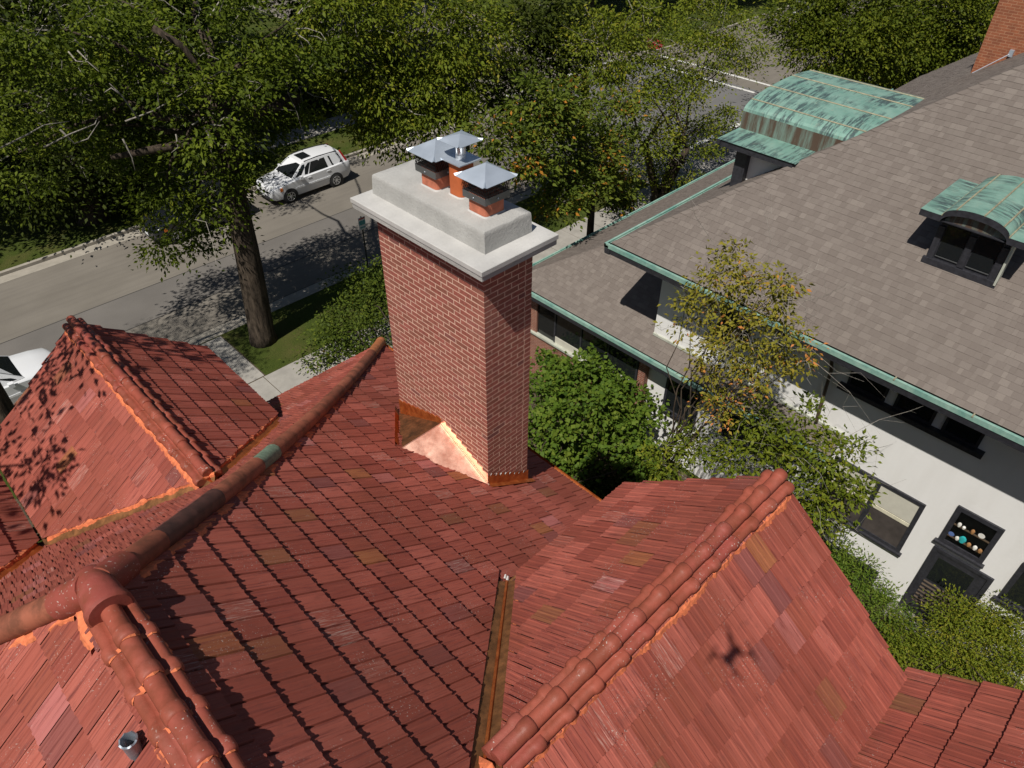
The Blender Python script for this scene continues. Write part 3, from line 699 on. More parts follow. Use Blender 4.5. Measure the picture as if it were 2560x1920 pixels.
# ================================================================== THE CHIMNEY
CX0, CY0, CW, CD = 4.22, 4.712, 0.7105, 1.827
chim_core = MB(); chim_core.box((CX0 + .0006, CY0 + .0006, HC - 8.4), (CX0 + CW - .003, CY0 + CD - .012, HC - 3.86))
chimney = chim_core.build('chimney', m_['brick_mortar'], house, label='tall brick chimney with a grey concrete crown and three flues')
BL, BH, BD, BJ, BC = 0.203, 0.0545, 0.093, 0.0125, 0.0672
bricks = []      # (x0, y0, dx, dy, z)
zc = HC - 3.868 - BC; row = 0
while zc > HC - 7.95:
    full, half_ = BL - BJ, BL / 2 - BJ
    if row % 2 == 0:
        for k in range(9):
            bricks.append((CX0, CY0 + k * BL, BD, full, zc, 'l')); bricks.append((CX0 + CW - BD, CY0 + k * BL, BD, full, zc, 'b'))
        for k in range(3):
            bricks.append((CX0 + BL / 2 + k * BL, CY0, full if k < 2 else full - .0, BD, zc, 'r') if k < 2 else (CX0 + BL / 2 + k * BL, CY0, CW - BD - BJ - BL / 2 - k * BL, BD, zc, 'r'))
            bricks.append((CX0 + BL / 2 + k * BL, CY0 + CD - BJ - BD, full if k < 2 else CW - BD - BJ - BL / 2 - k * BL, BD, zc, 'b'))
    else:
        for k in range(8):
            bricks.append((CX0, CY0 + BL / 2 + k * BL, BD, full, zc, 'l')); bricks.append((CX0 + CW - BD, CY0 + BL / 2 + k * BL, BD, full, zc, 'b'))
        for k in range(3):
            bricks.append((CX0 + k * BL, CY0, full, BD, zc, 'r')); bricks.append((CX0 + k * BL, CY0 + CD - BJ - BD, full, BD, zc, 'b'))
        bricks.append((CX0 + 3 * BL, CY0, CW - 3 * BL, BD, zc, 'r')); bricks.append((CX0 + 3 * BL, CY0 + CD - BJ - BD, CW - 3 * BL, BD, zc, 'b'))
    zc -= BC; row += 1
def brick_mesh(dx, dy, jit=True):
    b = MB(); b.box((0, 0, 0), (dx, dy, BH)); me = bpy.data.meshes.new('brick'); me.from_pydata(b.v, [], b.f); me.materials.append(m_['brick']); return me
def brick_vis(b):
    x, y, dx, dy, z, s = b
    if s == 'b': return 0
    d = x - CX0 + dx / 2
    if s == 'l' and HC - z > prof(4.22) - .45 + abs(y + dy / 2 - 5.62) * .42: return 0
    if s == 'r' and HC - z > prof(x) - .15: return 0
    return pix_area((x, y, z), (dy if s == 'l' else dx) * BH, (-1, 0, 0) if s == 'l' else (0, -1, 0))
bricks.sort(key=lambda q: -brick_vis(q)); BME = {}
for q in bricks[:300]:
    x, y, dx, dy, z, s = q; key = (round(dx, 3), round(dy, 3))
    if key not in BME: BME[key] = brick_mesh(dx, dy)
    o = bpy.data.objects.new('brick', BME[key]); link(o, chimney, (x - random.uniform(0, .001), y - random.uniform(0, .0007), z + random.gauss(0, .0012)))
    pass
mb = MB()
for x, y, dx, dy, z, s in bricks[300:]:
    mb.cr = random.random(); jx, jy, jz = -random.uniform(0, .001), -random.uniform(0, .0007), random.gauss(0, .0012)
    mb.box((x + jx, y + jy, z + jz), (x + dx + jx, y + dy + jy, z + BH + jz))
mb.build('brickwork', m_['brick'], chimney, kind='stuff', rnd=True)
# crown: two-layer slab and a stuccoed block with a sloping wash
def bevel_slab(name, x0, y0, x1, y1, z0, z1, mat, bev=.008, taper=0.0, parent=chimney):
    mb = MB(); r = lambda i, z: [(x0 + i, y0 + i, z), (x1 - i, y0 + i, z), (x1 - i, y1 - i, z), (x0 + i, y1 - i, z)]
    mb.loft([r(0, z0), r(taper * .9, z1 - bev), r(taper + bev, z1)]); return mb.build(name, mat, parent)
SO = .188
bevel_slab('crown_slab', CX0 - SO + .012, CY0 - SO + .012, CX0 + CW + SO - .012, CY0 + CD + SO - .012, HC - 3.868, HC - 3.80, m_['crown_stucco'])
bevel_slab('crown_slab', CX0 - SO, CY0 - SO, CX0 + CW + SO, CY0 + CD + SO, HC - 3.803, HC - 3.747, m_['crown_top'], .006)
# the block, subdivided and slightly uneven
bx0, by0, bx1, by1 = 4.28, 4.75, 4.955, 6.635
mb = MB(); lev = [(0, HC - 3.75), (.004, HC - 3.66), (.010, HC - 3.56), (.014, HC - 3.528), (.024, HC - 3.516), (.16, HC - 3.492)]
def bring(i, z):
    out = []; xs = np.linspace(bx0 + i, bx1 - i, 9); ys = np.linspace(by0 + i, by1 - i, 19)
    for x in xs[:-1]: out.append((x, by0 + i))
    for y in ys[:-1]: out.append((bx1 - i, y))
    for x in xs[::-1][:-1]: out.append((x, by1 - i))
    for y in ys[::-1][:-1]: out.append((bx0 + i, y))
    return [(x + random.gauss(0, .001), y + random.gauss(0, .001), z + (random.gauss(0, .001) if z > HC - 3.74 else 0)) for x, y in out]
mb.loft([bring(i, z) for i, z in lev]); mb.build('crown_block', m_['crown_stucco'], chimney, smooth='auto')
def rsq(cx, cy, half, r, z, n=4):
    out = []
    for sx, sy, a in ((1, 1, 0), (-1, 1, 90), (-1, -1, 180), (1, -1, 270)):
        for k in range(n + 1):
            t = math.radians(a + 90 * k / n); out.append((cx + sx * (half - r) + r * math.cos(t), cy + sy * (half - r) + r * math.sin(t), z))
    return out
def expanded_mesh(name, cx, cy, half, z0, z1, parent):
    mb = MB(); cell = .022; hgt = (z1 - z0) / 4
    for (ax, ay, dx, dy) in ((-1, -1, 1, 0), (1, -1, 0, 1), (1, 1, -1, 0), (-1, 1, 0, -1)):
        n = int(2 * half / cell)
        for r in range(4):
            for k in range(n):
                a = (k + .5 * (r % 2)) * 2 * half / n; p = lambda s, z: Vector((cx + ax * half + dx * s, cy + ay * half + dy * s, z))
                za, zb = z0 + r * hgt, z0 + (r + 1) * hgt; w = half / n
                nrm = Vector((dy, -dx, 0)) * .0022
                for s0, s1 in ((a, a + w), (a + w, a + 2 * w)):
                    zz0, zz1 = (za, zb) if s0 == a else (zb, za)
                    A_, B_ = p(s0, zz0), p(s1, zz1); dv = (B_ - A_).normalized(); sd = dv.cross(Vector((dy, -dx, 0))).normalized() * .0034
                    mb.face([A_ - sd, B_ - sd, B_ + sd, A_ + sd]); 
    return mb.build(name, m_['mesh_black'], parent)
def hood(name, cx, cy, half, ze, za, parent, brim=.065):
    mb = MB(); i = half - brim; zi = ze + (za - ze) * .30; up = .016
    outer = [(-half, -half), (half, -half), (half, half), (-half, half)]
    ring = []
    for k in range(4):      # clipped, slightly upturned corners
        x, y = outer[k]; nx, ny = outer[(k + 1) % 4]; px, py = outer[k - 1]
        ring += [(cx + x + (px - x) * .06, cy + y + (py - y) * .06, ze), (cx + x * .985, cy + y * .985, ze + up), (cx + x + (nx - x) * .06, cy + y + (ny - y) * .06, ze)]
    inn = []
    for k in range(4):
        x, y = outer[k]; inn += [(cx + x / half * i, cy + y / half * i, zi)] * 3
    for k in range(12):
        a, c = k, (k + 1) % 12
        if inn[a] == inn[c]: mb.face([ring[a], ring[c], inn[a]])
        else: mb.face([ring[a], ring[c], inn[c], inn[a]])
    ap = (cx, cy, za)
    for k in range(4): mb.face([inn[k * 3], inn[(k * 3 + 3) % 12], ap])
    nb = len(mb.f); vs = list(mb.v); fs = list(mb.f)
    for f in fs: mb.face([(vs[j][0], vs[j][1], vs[j][2] - .0025) for j in reversed(f)])
    return mb.build(name, m_['galvanised'], parent)
for (fx, fy) in ((4.605, 5.07), (4.64, 5.875)):
    zt = HC - 3.50
    mb = MB(); mb.loft([rsq(fx, fy, .138, .045, zt - .02), rsq(fx, fy, .138, .045, HC - 3.29), rsq(fx, fy, .118, .03, HC - 3.29), rsq(fx, fy, .118, .03, HC - 3.48)]); mb.build('flue', m_['terracotta'], chimney, smooth='auto')
    mb = MB(); mb.loft([rsq(fx, fy, .158, .035, zt - .004), rsq(fx, fy, .140, .045, zt + .022)], cap=False); mb.build('flue_collar', m_['crown_top'], chimney, smooth='auto')
    mb = MB(); mb.loft([rsq(fx, fy, .171, .004, HC - 3.335, 1), rsq(fx, fy, .171, .004, HC - 3.262, 1), rsq(fx, fy, .166, .004, HC - 3.262, 1), rsq(fx, fy, .166, .004, HC - 3.335, 1)], cap=False); mb.build('cap_band', m_['band_grey'], chimney)
    for (sx, sy, ax) in ((-.174, 0.0, 'x'), (.0, -.174, 'y')):
        mb = MB(); c = Vector((fx + sx, fy + sy, HC - 3.30)); d = Vector((-.006, 0, 0)) if ax == 'x' else Vector((0, -.006, 0)); mb.tube([c, c + d], [.009, .006], 8); mb.build('screw', m_['galvanised'], chimney)
    expanded_mesh('cap_screen', fx, fy, .168, HC - 3.262, HC - 3.10, chimney)
    hood('cap_hood', fx, fy, .228, HC - 3.115, HC - 2.985, chimney)
fx, fy = 4.675, 5.525
mb = MB(); mb.loft([rsq(fx, fy, .108, .06, HC - 3.52), rsq(fx, fy, .108, .06, HC - 3.105)]); mb.build('flue', m_['flue_pipe'], chimney, smooth='auto', label='slim orange flue with rounded corners')
mb = MB(); mb.loft([rsq(fx, fy, .13, .06, HC - 3.504), rsq(fx, fy, .110, .06, HC - 3.478)], cap=False); mb.build('flue_collar', m_['crown_top'], chimney, smooth='auto')
mb = MB(); mb.loft([rsq(fx, fy, .152, .004, HC - 3.112, 1), rsq(fx, fy, .152, .004, HC - 3.100, 1)]); mb.build('top_plate', m_['galvanised'], chimney)
mb = MB(); mb.tube([(fx, fy, HC - 3.10), (fx, fy, HC - 3.055), (fx, fy, HC - 3.05), (fx, fy, HC - 2.975)], [.056, .056, .052, .052], 20); mb.build('vent_stub', m_['stainless'], chimney, smooth='auto')
for k in range(4):
    t = math.pi / 4 + k * math.pi / 2; mb = MB(); mb.box((fx + math.cos(t) * .05 - .006, fy + math.sin(t) * .05 - .006, HC - 2.98), (fx + math.cos(t) * .05 + .006, fy + math.sin(t) * .05 + .006, HC - 2.90)); mb.build('cap_bracket', m_['stainless'], chimney)
hood('cap_hood', fx, fy, .168, HC - 2.905, HC - 2.845, chimney, .045)
# copper cricket and flashings
T_, A_, F_, K_ = Vector((3.565, 5.652, HC - 6.665)), Vector((CX0 - .004, 5.60, HC - 6.60)), Vector((CX0 - .006, CY0 - .03, HC - prof(4.2) + .045)), Vector((CX0 - .006, CY0 + CD + .04, HC - prof(4.2) + .045))
def panel_grid(name, a, b_, c, mat, parent, n=10, amp=.006):
    mb = MB(); idx = {}
    for i in range(n + 1):
        for j in range(n + 1 - i):
            p = a + (b_ - a) * (i / n) + (c - a) * (j / n); e = 0 if (i == 0 or j == 0 or i + j == n) else 1
            idx[i, j] = mb.pt(p + Vector((random.gauss(0, amp * .3), 0, random.gauss(0, amp))) * e)
    for i in range(n):
        for j in range(n - i):
            mb.f.append((idx[i, j], idx[i + 1, j], idx[i, j + 1])); mb.r.append(0); mb.m.append(0)
            if i + j < n - 1: mb.f.append((idx[i + 1, j], idx[i + 1, j + 1], idx[i, j + 1])); mb.r.append(0); mb.m.append(0)
    return mb.build(name, mat, parent, smooth=True)
panel_grid('cricket', T_, F_, A_, m_['copper_new'], chimney); panel_grid('cricket', T_, A_, K_, m_['copper_dark'], chimney)  # second panel is the shaded half; its shade is put in as darker copper
mb = MB(); mb.tube([A_ + Vector((-.01, 0, .004)), F_ + Vector((-.012, 0, .004))], .007, 6); mb.build('cricket_seam', m_['copper_new'], chimney, smooth='auto')
mb = MB(); mb.tube([T_, A_], .006, 6); mb.build('cricket_seam', m_['copper_new'], chimney, smooth='auto')
def step_flash(name, p0, p1, hts, mat, n, x=CX0 - .009):
    mb = MB()
    for i in range(n):
        a, e = p0.lerp(p1, i / n), p0.lerp(p1, (i + 1) / n); h = hts[0] + (hts[1] - hts[0]) * (i / (n - 1)); zt = max(a.z, e.z) + h
        mb.face([(x, a.y, a.z - .02), (x, a.y, zt), (x, e.y, zt), (x, e.y, e.z - .02)]); mb.face([(x, a.y, zt), (x + .012, a.y, zt), (x + .012, e.y, zt), (x, e.y, zt)])
    return mb.build(name, mat, chimney)
step_flash('step_flashing', A_, F_ + Vector((0, .03, 0)), (.075, .13), m_['copper_new'], 9)
step_flash('step_flashing', A_, K_ + Vector((0, -.04, 0)), (.07, .23), m_['copper_aged'], 9)
mb = MB(); y = CY0 - .008
for i in range(8):
    xa, xe = CX0 - .008 + i * .092, CX0 - .008 + (i + 1) * .092; za, ze2 = HC - prof(xa) + .03, HC - prof(xe) + .03; zt = za + .17
    mb.face([(xa, y, za - .05), (xe, y, ze2 - .05), (xe, y, zt), (xa, y, zt)])
mb.face([(CX0 - .01, y - .07, HC - prof(4.2) + .045), (CX0 + CW + .1, y - .07, HC - prof(5.0) + .045), (CX0 + CW + .1, y, HC - prof(5.0) + .05), (CX0 - .01, y, HC - prof(4.2) + .05)])
mb.build('base_flashing', m_['copper_aged'], chimney)
for i in range(8):
    mb = MB(); xa = CX0 + .03 + i * .085 + random.uniform(-.01, .01); z = HC - prof(xa) + .20 + random.uniform(-.01, .01); w = random.uniform(.012, .03)
    mb.hexa([(xa, y - .003, z), (xa + w, y - .003, z + .012), (xa + w, y - .003, z + .02), (xa + .01, y - .003, z + .012)], [(xa, y + .01, z), (xa + w, y + .01, z + .012), (xa + w, y + .01, z + .02), (xa + .01, y + .01, z + .012)])
    mb.build('sealant_dab', m_['crown_stucco'], chimney)
q0, q1 = Vector((4.235, 6.69, HC - prof(4.235) + .02)), Vector((3.553, 5.73, HC - prof(3.553) + .02))
mb = MB(); up_ = Vector((.0, 0, .10)); mb.face([q0, q1, q1 + up_ * .7, q0 + up_]); mb.face([q0 + Vector((.03, -.03, 0)), q1 + Vector((.03, -.03, 0)), q1 + up_ * .7, q0 + up_])
mb.build('cricket_edge', m_['copper_aged'], chimney)

# ================================================================== THE NEIGHBOUR'S HOUSE
nb = thing('stucco_house', 'white stucco house with a brown shingle hip roof and green copper gutters', 'house', (14.5, 4, LZ))
EU, EH, EV, NS = 13.36, 9.32, 10.0, 0.741          # eave x, eave depth, far eave y, pitch
WU = 14.5
SHP = [[(0, 0, .012), (1, 0, .012), (1, 1, .004), (0, 1, .004)], [(0, .0, .0), (1, .0, .0), (1, 0, .012), (0, 0, .012)]]
SHG = []
def shingle_face(name, ridge, D, depth_e, length, slope, a0, a1, clips, parent, exp=.142):
    """courses laid from the eave upwards; ridge: point at the eave; depth_e: eave depth below camera"""
    D = np.array(D, float); A = np.array([-D[1], D[0]]); L = math.hypot(1, slope); n = int(length * L / exp)
    Y = np.array([-D[0] / L, -D[1] / L, slope / L]); X = np.array([A[0], A[1], 0]); N = np.cross(X, Y); base = np.array([ridge[0], ridge[1], HC - depth_e])
    dm = MB(); q = [base + X * a0, base + X * a1, base + X * a1 + Y * length * L, base + X * a0 + Y * length * L]
    f = clip_poly([tuple(p - N * .01) for p in q], clips); dm.face(f); part = dm.build(name, m_['shingle'], parent)
    for i in range(n):
        a = a0 - random.uniform(0, .3)
        while a < a1:
            w = random.choice([.08, .10, .13, .15, .17, .2, .24]); o = base + X * a + Y * (i * exp) + N * random.uniform(0, .005)
            Xs, Ys = X * (w - .003), Y * (exp + .03); cen = o + Xs / 2 + Ys / 2
            cor = [o, o + Xs, o + Xs + Ys, o + Ys]
            if all(min(nx * p[0] + ny * p[1] - c for nx, ny, c in clips) < 0 for p in cor + [cen]): a += w; continue
            cut = any(nx * p[0] + ny * p[1] < c for nx, ny, c in clips for p in cor)
            SHG.append((part, 'shingle', (o, Xs, Ys, N, clips if cut else None, cen), pix_area(cen, w * exp, N)))
            a += w
    return part
hipc = [(-1, -1, -(EU + EV))]     # x + y <= EU + EV : left face is x+y below the hip
roof_side = shingle_face('side_roof', (EU, 0), (-1, 0), EH, 9.5, NS, -EV, 6.0, [(-1, -1, -(EU + EV))], nb)
roof_front = shingle_face('front_roof', (0, EV), (0, 1), EH, 9.5, NS, -32, -EU, [(1, 1, EU + EV)], nb)
# far half of the roof
mb = MB(); zt = HC - EH + 9.4 * NS
mb.face([(EU + 9.4, EV - 9.4, zt), (EU + 9.4, -9, zt), (EU + 18.8, -9, HC - EH), (EU + 18.8, EV, HC - EH)]); mb.build('back_roof', m_['shingle'], nb)
# hip cap shingles
hc = MB()
for i in range(62):
    t = i * .142; o = Vector((EU + t, EV - t, HC - EH + NS * t + .02)); w = .15
    e = o + Vector((.155, -.155, NS * .155 - .008))
    hc = MB(); l1, l2 = Vector((0, -w * 1.2, -.0)), Vector((w * 1.2, 0, 0))
    up_ = Vector((0, 0, .014))
    hc.face([o + up_, o + up_ + Vector((-.0, -w, -.005)) + Vector((0, 0, .0)), e + Vector((0, -w, -.005)), e]); hc.face([o + up_, e, e + Vector((w, 0, -.005)), o + up_ + Vector((w, 0, -.005))])
    hc.face([o + up_, o, o + Vector((0, -w, -.005)), o + up_ + Vector((0, -w, -.005))])
    hc.build('hip_shingle', m_['shingle'], nb)
# lower roof: pent along the side wall and a hipped porch roof at the front
LU, LH, LV, LS = 13.96, 12.60, 14.32, 0.60
pent = shingle_face('pent_roof', (LU, 0), (-1, 0), LH, .54, LS, -9.1, -3.3, [(0, -1, -9.06), (0, 1, 3.36)], nb)
porch_side = shingle_face('porch_roof', (LU, 0), (-1, 0), LH, 5.0, LS, -LV, -9.06, [(-1, -1, -(LU + LV)), (0, 1, 9.06)], nb)
porch_front = shingle_face('porch_roof', (0, LV), (0, 1), LH, 5.3, LS, -30, -LU, [(1, 1, LU + LV)], nb)
SHG.sort(key=lambda t: -t[3])
def shingle_obj(part, mat, cell):
    o, X, Y, N, h, cen = cell; mb = MB()
    for q in SHP:
        f = [tuple(o + X * p[0] + Y * p[1] + N * p[2]) for p in q]
        if h is not None: f = clip_poly(f, h)
        if f: mb.face(f)
    if mb.f: mb.build('shingle', m_['shingle'], part, at=o)
for part, mat, cell, _ in SHG[:300]: shingle_obj(part, mat, cell)
join_pieces(SHG[300:], 'shingle_field', SHP)
# walls
mb = MB(); mb.box((WU, -14, LZ - .1), (WU + 16, 9.05, HC - EH - .25)); mb.build('wall', m_['stucco'], nb)
mb = MB(); mb.face([(EU, -12, HC - EH - .20), (EU, EV, HC - EH - .20), (EU + 17, EV, HC - EH - .20), (EU + 17, -12, HC - EH - .20)][::-1]); mb.build('soffit', m_['black_wood'], nb)
mb = MB(); mb.face([(LU, 3.4, HC - LH - .16), (LU, LV, HC - LH - .16), (30, LV, HC - LH - .16), (30, 3.4, HC - LH - .16)][::-1]); mb.build('soffit', m_['black_wood'], nb)
def box(name, a, b_, mat, parent, **k): mb = MB(); mb.box(a, b_); return mb.build(name, m_[mat], parent, **k)
def gutter(pts, mat='patina_gutter', w=.13):
    """box gutter with a flat outer lip; pts along the eave, outward direction per run"""
    for (a, b_, out) in pts:
        a, b_, out = Vector(a), Vector(b_), Vector(out); mb = MB(); dz = Vector((0, 0, 1))
        sec = [out * .0, out * .0 - dz * .03, out * .075 - dz * .03, out * .08 + dz * .012, out * w + dz * .014, out * w - dz * .10, out * 0 - dz * .10]
        mb.loft([[a + s for s in sec], [b_ + s for s in sec]], cap=True); mb.build('gutter', m_[mat], nb)
        mb = MB(); sec = [out * -.06 - dz * .105, out * (w - .015) - dz * .105, out * (w - .03) - dz * .26, out * -.06 - dz * .26]
        mb.loft([[a + s for s in sec], [b_ + s for s in sec]]); mb.build('fascia', m_['black_wood'], nb)
ZE, ZL = HC - EH, HC - LH
gutter([((EU, -12, ZE), (EU, EV + .13, ZE), (-1, 0, 0)), ((EU - .13, EV, ZE - .003), (30, EV, ZE - .003), (0, 1, 0)), ((LU, 3.36, ZL), (LU, LV + .13, ZL), (-1, 0, 0)), ((LU - .13, LV, ZL - .003), (30, LV, ZL - .003), (0, 1, 0))])
for yy in (7.2, 4.9, 2.6, 1.1, -.4): box('gutter_strap', (EU - .14, yy, ZE - .01), (EU - .02, yy + .03, ZE + .022), 'seam', nb)
# flashing where the pent roof meets the wall, downpipe
box('flashing', (WU - .05, 3.36, HC - 12.27), (WU - .002, 9.05, HC - 12.20), 'stone_sill', nb)
mb = MB(); mb.tube([(WU - .9, 4.28, ZE - .12), (WU - .12, 4.22, ZE - 1.0), (WU - .10, 4.15, ZE - 1.3), (WU - .10, 4.05, HC - 12.2)], .045, 8); mb.build('downpipe', m_['brown_metal'], nb, smooth='auto')
def window(name, y0, y1, h0, h1, fr=.09, sill=True, mull=(), pane='glass', rails=(), u=WU, back=.06):
    """black timber window in the wall x = u; h = depth below the camera of head and sill"""
    z1, z0 = HC - h0, HC - h1; o = MB()
    o.box((u - .05, y0, z1 - fr), (u + .06, y1, z1)); o.box((u - .05, y0, z0), (u + .06, y1, z0 + fr)); o.box((u - .048, y0, z0 + fr), (u + .06, y0 + fr, z1 - fr)); o.box((u - .048, y1 - fr, z0 + fr), (u + .06, y1, z1 - fr))
    f = o.build(name, m_['black_wood'], nb)
    for yy in mull: box('mullion', (u - .046, yy - .06, z0 + fr), (u + .02, yy + .06, z1 - fr), 'black_wood', f)
    box('pane', (u - .012, y0 + fr, z0 + fr), (u - .006, y1 - fr, z1 - fr), pane, f)
    for yy in rails: box('rail', (u - .03, y0 + fr, HC - yy - .02), (u + .01, y1 - fr, HC - yy + .02), 'black_wood', f)
    if sill: box('sill', (u - .11, y0 - .06, z0 - .05), (u + .02, y1 + .06, z0 + .004), 'black_wood', f)
    return f
bw = MB(); f = None
for y0, y1 in ((2.86, 3.74), (1.82, 2.66), (.86, 1.62)): window('window', y0, y1, 9.85, 10.86, .06, sill=False)
box('window_sill', (WU - .16, .70, HC - 10.98), (WU - .002, 3.88, HC - 10.86), 'black_wood', nb)
for y0, y1 in ((6.3, 7.2),): window('window', y0, y1, 9.9, 11.2, .07)
dh = window('window', 1.15, 3.35, 12.93, 14.70, .10, mull=(2.22,))
for y0, y1 in ((1.25, 2.16), (2.28, 3.25)):
    box('blind', (WU - .022, y0, HC - 13.68), (WU - .015, y1, HC - 13.03), 'blind', dh)
    box('sash_rail', (WU - .035, y0, HC - 13.80), (WU - .013, y1, HC - 13.70), 'cream_paint', dh)
    box('insect_screen', (WU - .024, y0, HC - 14.60), (WU - .016, y1, HC - 13.80), 'screen', dh)
sq = window('window', -.36, .61, 12.46, 13.66, .11, pane='clear_glass'); sqf = sq
mb = MB(); mb.box((WU - .004, -.26, HC - 13.56), (WU - .001, .51, HC - 12.56)); mb.build('room_backing', m_['room'], sq)
for hh in (12.98, 13.36): box('shelf', (WU - .058, -.25, HC - hh - .02), (WU - .013, .50, HC - hh), 'brown_metal', sq)
def crockery(y, h, r, ht, mat, kind):
    mb = MB(); z = HC - h; x = WU - .052; ring = lambda rr, zz: [(x + math.cos(t) * min(rr, .034), y + math.sin(t) * rr, zz) for t in [2 * math.pi * k / 12 for k in range(12)]]
    if kind == 'plate': mb.loft([[(x + .012, y + math.cos(t) * rr, z + r + math.sin(t) * rr) for t in [2 * math.pi * k / 14 for k in range(14)]] for rr in (r, )] + [[(x + .02, y + math.cos(t) * r * .6, z + r + math.sin(t) * r * .6) for t in [2 * math.pi * k / 14 for k in range(14)]]])
    else: mb.loft([ring(r * .6, z), ring(r, z + ht * .5), ring(r * .85, z + ht * .85), ring(r * .5, z + ht)])
    return mb
for y, h, r, ht, mat, kind, lab in ((.40, 12.98, .045, .11, 'china_white', 'cup', 'white cup on the upper shelf at the left of the small square window'), (.30, 12.98, .04, .08, 'china_white', 'cup', 'second white cup from the left on the upper window shelf'), (.12, 12.98, .045, .12, 'china_brown', 'jug', 'brown jug in the middle of the upper window shelf'),
                                    (-.06, 12.98, .07, .14, 'china_white', 'plate', 'white plate standing on the upper window shelf'), (.44, 13.36, .065, .13, 'china_blue', 'plate', 'blue rimmed plate on the lower window shelf'), (.30, 13.36, .05, .09, 'china_white', 'cup', 'white cup beside the blue plate on the lower window shelf'),
                                    (.20, 13.36, .08, .17, 'china_teal', 'bowl', 'teal bowl on the lower window shelf'), (.05, 13.36, .05, .10, 'china_brown', 'cup', 'brown cup right of the teal bowl'), (-.08, 13.36, .05, .11, 'china_white', 'cup', 'white cup right of the brown cup on the lower window shelf'), (-.19, 13.36, .05, .10, 'china_brown', 'cup', 'rightmost brown cup on the lower window shelf')):
    tag(crockery(y, h, r, ht, mat, kind).build({'plate': 'plate', 'cup': 'cup', 'jug': 'jug', 'bowl': 'bowl'}[kind], m_[mat], None, smooth='auto', at=(WU - .052, y, HC - h)), lab, kind, 'crockery in the small square window')
window('window', -2.4, -.95, 13.0, 14.3, .10); window('window', 1.32, 3.16, 15.70, 16.30, .08, sill=False)
# door with louvred lower half
dr = MB(); dr.box((WU - .05, -.72, LZ + .05), (WU + .02, -.62, HC - 13.88)); dr.box((WU - .05, .50, LZ + .05), (WU + .02, .60, HC - 13.88)); dr.box((WU - .05, -.62, HC - 13.98), (WU + .02, .50, HC - 13.88)); door = dr.build('door', m_['black_wood'], nb)
box('door_leaf', (WU - .02, -.62, LZ + .05), (WU - .004, .50, HC - 13.98), 'black_wood', door); box('pane', (WU - .03, -.40, HC - 14.95), (WU - .021, .40, HC - 14.15), 'glass', door)
for k in range(7): mb = MB(); z = HC - 15.05 - k * .13; mb.hexa([(WU - .045, -.42, z - .03), (WU - .02, -.42, z), (WU - .02, .42, z), (WU - .045, .42, z - .03)], [(WU - .04, -.42, z - .02), (WU - .018, -.42, z + .012), (WU - .018, .42, z + .012), (WU - .04, .42, z - .02)]); mb.build('louvre', m_['brown_metal'], door)
box('doorstep', (WU - .55, -.9, LZ), (WU - .002, .8, LZ + .05), 'sidewalk', nb)
# porch: brick piers, windows, stucco return
box('porch_wall', (14.3, 9.25, LZ), (14.49, 14.0, HC - 14.5), 'brick_house', nb); box('porch_pier', (14.3, 9.0, LZ), (14.499, 9.245, HC - LH - .17), 'brick_house', nb); box('porch_pier', (14.3, 13.4, HC - 14.5 + .07), (14.49, 14.0, HC - LH - .17), 'brick_house', nb)
box('porch_sill', (14.22, 9.25, HC - 14.498), (14.5, 14.02, HC - 14.43), 'stone_sill', nb); box('porch_front', (14.3, 13.98, LZ), (29, 14.15, HC - LH - .17), 'brick_house', nb)
pw = MB(); pw.box((14.36, 9.25, HC - 14.43), (14.40, 13.4, HC - LH - .17)); pwo = pw.build('porch_window', m_['glass'], nb)
for yy in (9.3, 10.4, 11.5, 12.6): box('mullion', (14.33, yy, HC - 14.43), (14.37, yy + .06, HC - LH - .17), 'black_wood', pwo)
for yy in (9.36, 10.46, 11.56): box('blind', (14.34, yy, HC - 14.43), (14.357, yy + 1.04, HC - 14.18), 'blind', pwo)
window('window', 7.2, 8.35, 12.95, 14.6, .08); window('window', 4.4, 6.4, 13.0, 14.2, .08)
# brick chimney at the top right with a guy wire
nch = box('brick_stack', (22.9, 3.8, HC - 7.2), (24.0, 5.9, HC - 2.2), 'brick_far', nb)
box('stack_cap', (22.82, 3.72, HC - 2.2), (24.08, 5.98, HC - 2.08), 'crown_top', nch)
c = PU(2185, 115, 22.87); mb = MB(); mb.tube([c, PU(2100, 158, 22.0)], .012, 5); mb.build('guy_wire', m_['galvanised'], nb)
mb = MB(); mb.box(tuple(c - Vector((.06, .05, .08))), tuple(c + Vector((.04, .05, .08)))); mb.build('wire_bracket', m_['galvanised'], nb)

